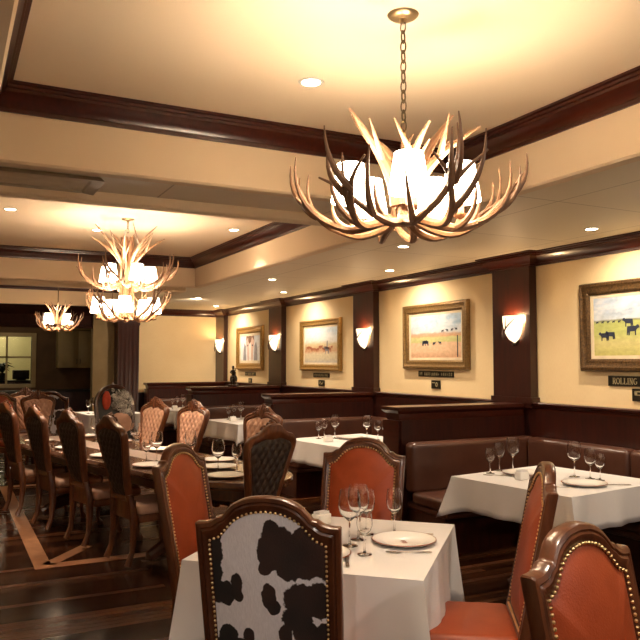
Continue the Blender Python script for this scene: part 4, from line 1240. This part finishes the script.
x, y = NT(3.18, 4.86); place(GR, 'tall left glass in front of the near end chair, long table', (x, y, ZL), 0, 'wine glasses')
x, y = NT(3.34, 4.84); place(GW, 'glass right of the tall one in front of the near end chair', (x, y, ZL), 0, 'wine glasses')
x, y = NT(2.98, 4.78); place(FK, 'table fork beside the plate at the long table near end', (x, y, ZL), LROT + .5, 'table forks')

# ------------------------------------------------------------------ far tables and chairs
table_with_cloth((2.32, 11.9), .1, .42, .55, 'square table hidden under the far bright cloth', 'bright white tablecloth far behind the long table', .80, 31, .04)
for i, (x, y, p, w) in enumerate(((1.98, 11.75, GW, 'leftmost of the glasses'), (2.08, 11.8, GR, 'second from left of the glasses'), (2.19, 11.8, GR, 'third from left of the glasses'), (2.3, 11.9, GW, 'fourth from left of the glasses'), (2.45, 12.0, GW, 'rightmost of the glasses'))):
    gl(p, x, y, w + ' on the far bright table', .805)
red_chair((1.42, 11.6), (.35, .93), 'far cowhide-backed chair with a lit red top rail, before the kitchen', 'far leather chairs')
red_chair((.72, 11.75), (.45, -.9), 'far red leather chair at the left picture edge', 'far leather chairs')

# ornate silver chair
t = thing('ornate_armchair', 'ornate chair with a glittering silver carved back and red panel', 'chair', (2.22, 10.35, 0), face(.2, -1))
fb = MB(); L = []
def sil(u): # back outline, arch
    a = PI * u; return (.27 * cos(a), .98 + .27 * sin(a))
ring = [(.25, .5), (.26, .75)] + [sil(i / 24) for i in range(25)] + [(-.26, .75), (-.25, .5)]
fb.tube([bent(x, 0, z) for x, z in ring], .032, 8)
fb.build('back_frame', 'dark_walnut', t)
sc = MB(); rnd = random.Random(12)
for i in range(110):
    a = PI * (-.12 + .72 * rnd.random()); rr = .12 + .16 * rnd.random()
    p = bent(-.23 + .27 * rnd.random(), .035 + .02 * rnd.random(), .84 + .36 * rnd.random())
    if (p[0] / .25) ** 2 + (max(0, p[2] - .98) / .25) ** 2 > 1: continue
    pts = []
    r0 = .018 + .02 * rnd.random(); ph = rnd.random() * 6
    for j in range(9):
        b = ph + j / 8 * PI * 1.7; rq = r0 * (1 - j / 11)
        pts.append((p[0] + rq * cos(b), p[1] + .008 * rnd.random(), p[2] + rq * sin(b)))
    sc.tube(pts, [.010] * 9, 6)
for i in range(26):
    a = PI * i / 25; sc.ball(bent(.285 * cos(a), .0, .98 + .285 * sin(a)), .014, 7, 5)
sc.tube([bent(.26 * cos(PI * q / 20), .0, .98 + .27 * sin(PI * q / 20)) for q in range(21)], [.016 + .022 * (q / 20) for q in range(21)], 8)
sc.tube([bent(0, 0, 1.24), bent(0, 0, 1.29), bent(0, 0, 1.31)], [.014, .018, .004], 8)
sc.build('silver_carving', 'silver', t)
MB().ball(bent(.13, .05, 1.06), .1, 14, 10, (.62, .3, 1.35)).build('red_panel', 'velvet', t)
q = MB(); q.loops([[bent(x * s, .0 + .03 * (1 - s ** 3), .85 + (z - .85) * s) for x, z in ring] for s in (.95, .7, .4, .1, .01)]); q.build('backrest', 'black', t)
MB().ball(bent(-.06, .02, .72), .17, 16, 10, (1.05, .22, 1.0)).build('back_cushion', 'peach', t)
MB().rbox(-.26, .26, -.22, .26, .40, .49, .035, 3).build('seat', 'peach', t); MB().rbox(-.255, .255, -.215, .25, .34, .41, .012).build('apron', 'dark_walnut', t)
for sx in (-1, 1):
    MB().tube([(sx * .23, .22, .36), (sx * .235, .235, .2), (sx * .225, .235, .02), (sx * .225, .235, .0)], [.03, .024, .02, .024], 8).build('leg', 'dark_walnut', t)
    MB().tube([bent(sx * .23, 0, .5), (sx * .23, -.24, .3), (sx * .23, -.27, .0)], [.028, .026, .022], 8).build('leg', 'dark_walnut', t)

# ------------------------------------------------------------------ camera and world
cam = bpy.data.cameras.new('camera'); co = bpy.data.objects.new('camera', cam); C.objects.link(co)
yaw, pit = math.radians(26.917), math.radians(3.248)
cam.sensor_width = 36; cam.lens = 737.65 / 640 * 36; cam.clip_start = .05
F = Vector((sin(yaw) * cos(pit), cos(yaw) * cos(pit), sin(pit)))
co.location = (0, 0, 1.6); co.rotation_euler = F.to_track_quat('-Z', 'Y').to_euler()
S.camera = co
w = bpy.data.worlds.new('world'); S.world = w; w.use_nodes = True
w.node_tree.nodes['Background'].inputs[0].default_value = (.9, .7, .5, 1); w.node_tree.nodes['Background'].inputs[1].default_value = .02
S.view_settings.view_transform = 'Standard'; S.view_settings.look = 'None'
S.view_settings.exposure = 1.88; S.view_settings.gamma = 1
S.cycles.max_bounces = 10; S.cycles.transmission_bounces = 10; S.cycles.use_denoising = True
S.cycles.sample_clamp_indirect = 4.0; S.cycles.caustics_refractive = False; S.cycles.caustics_reflective = False
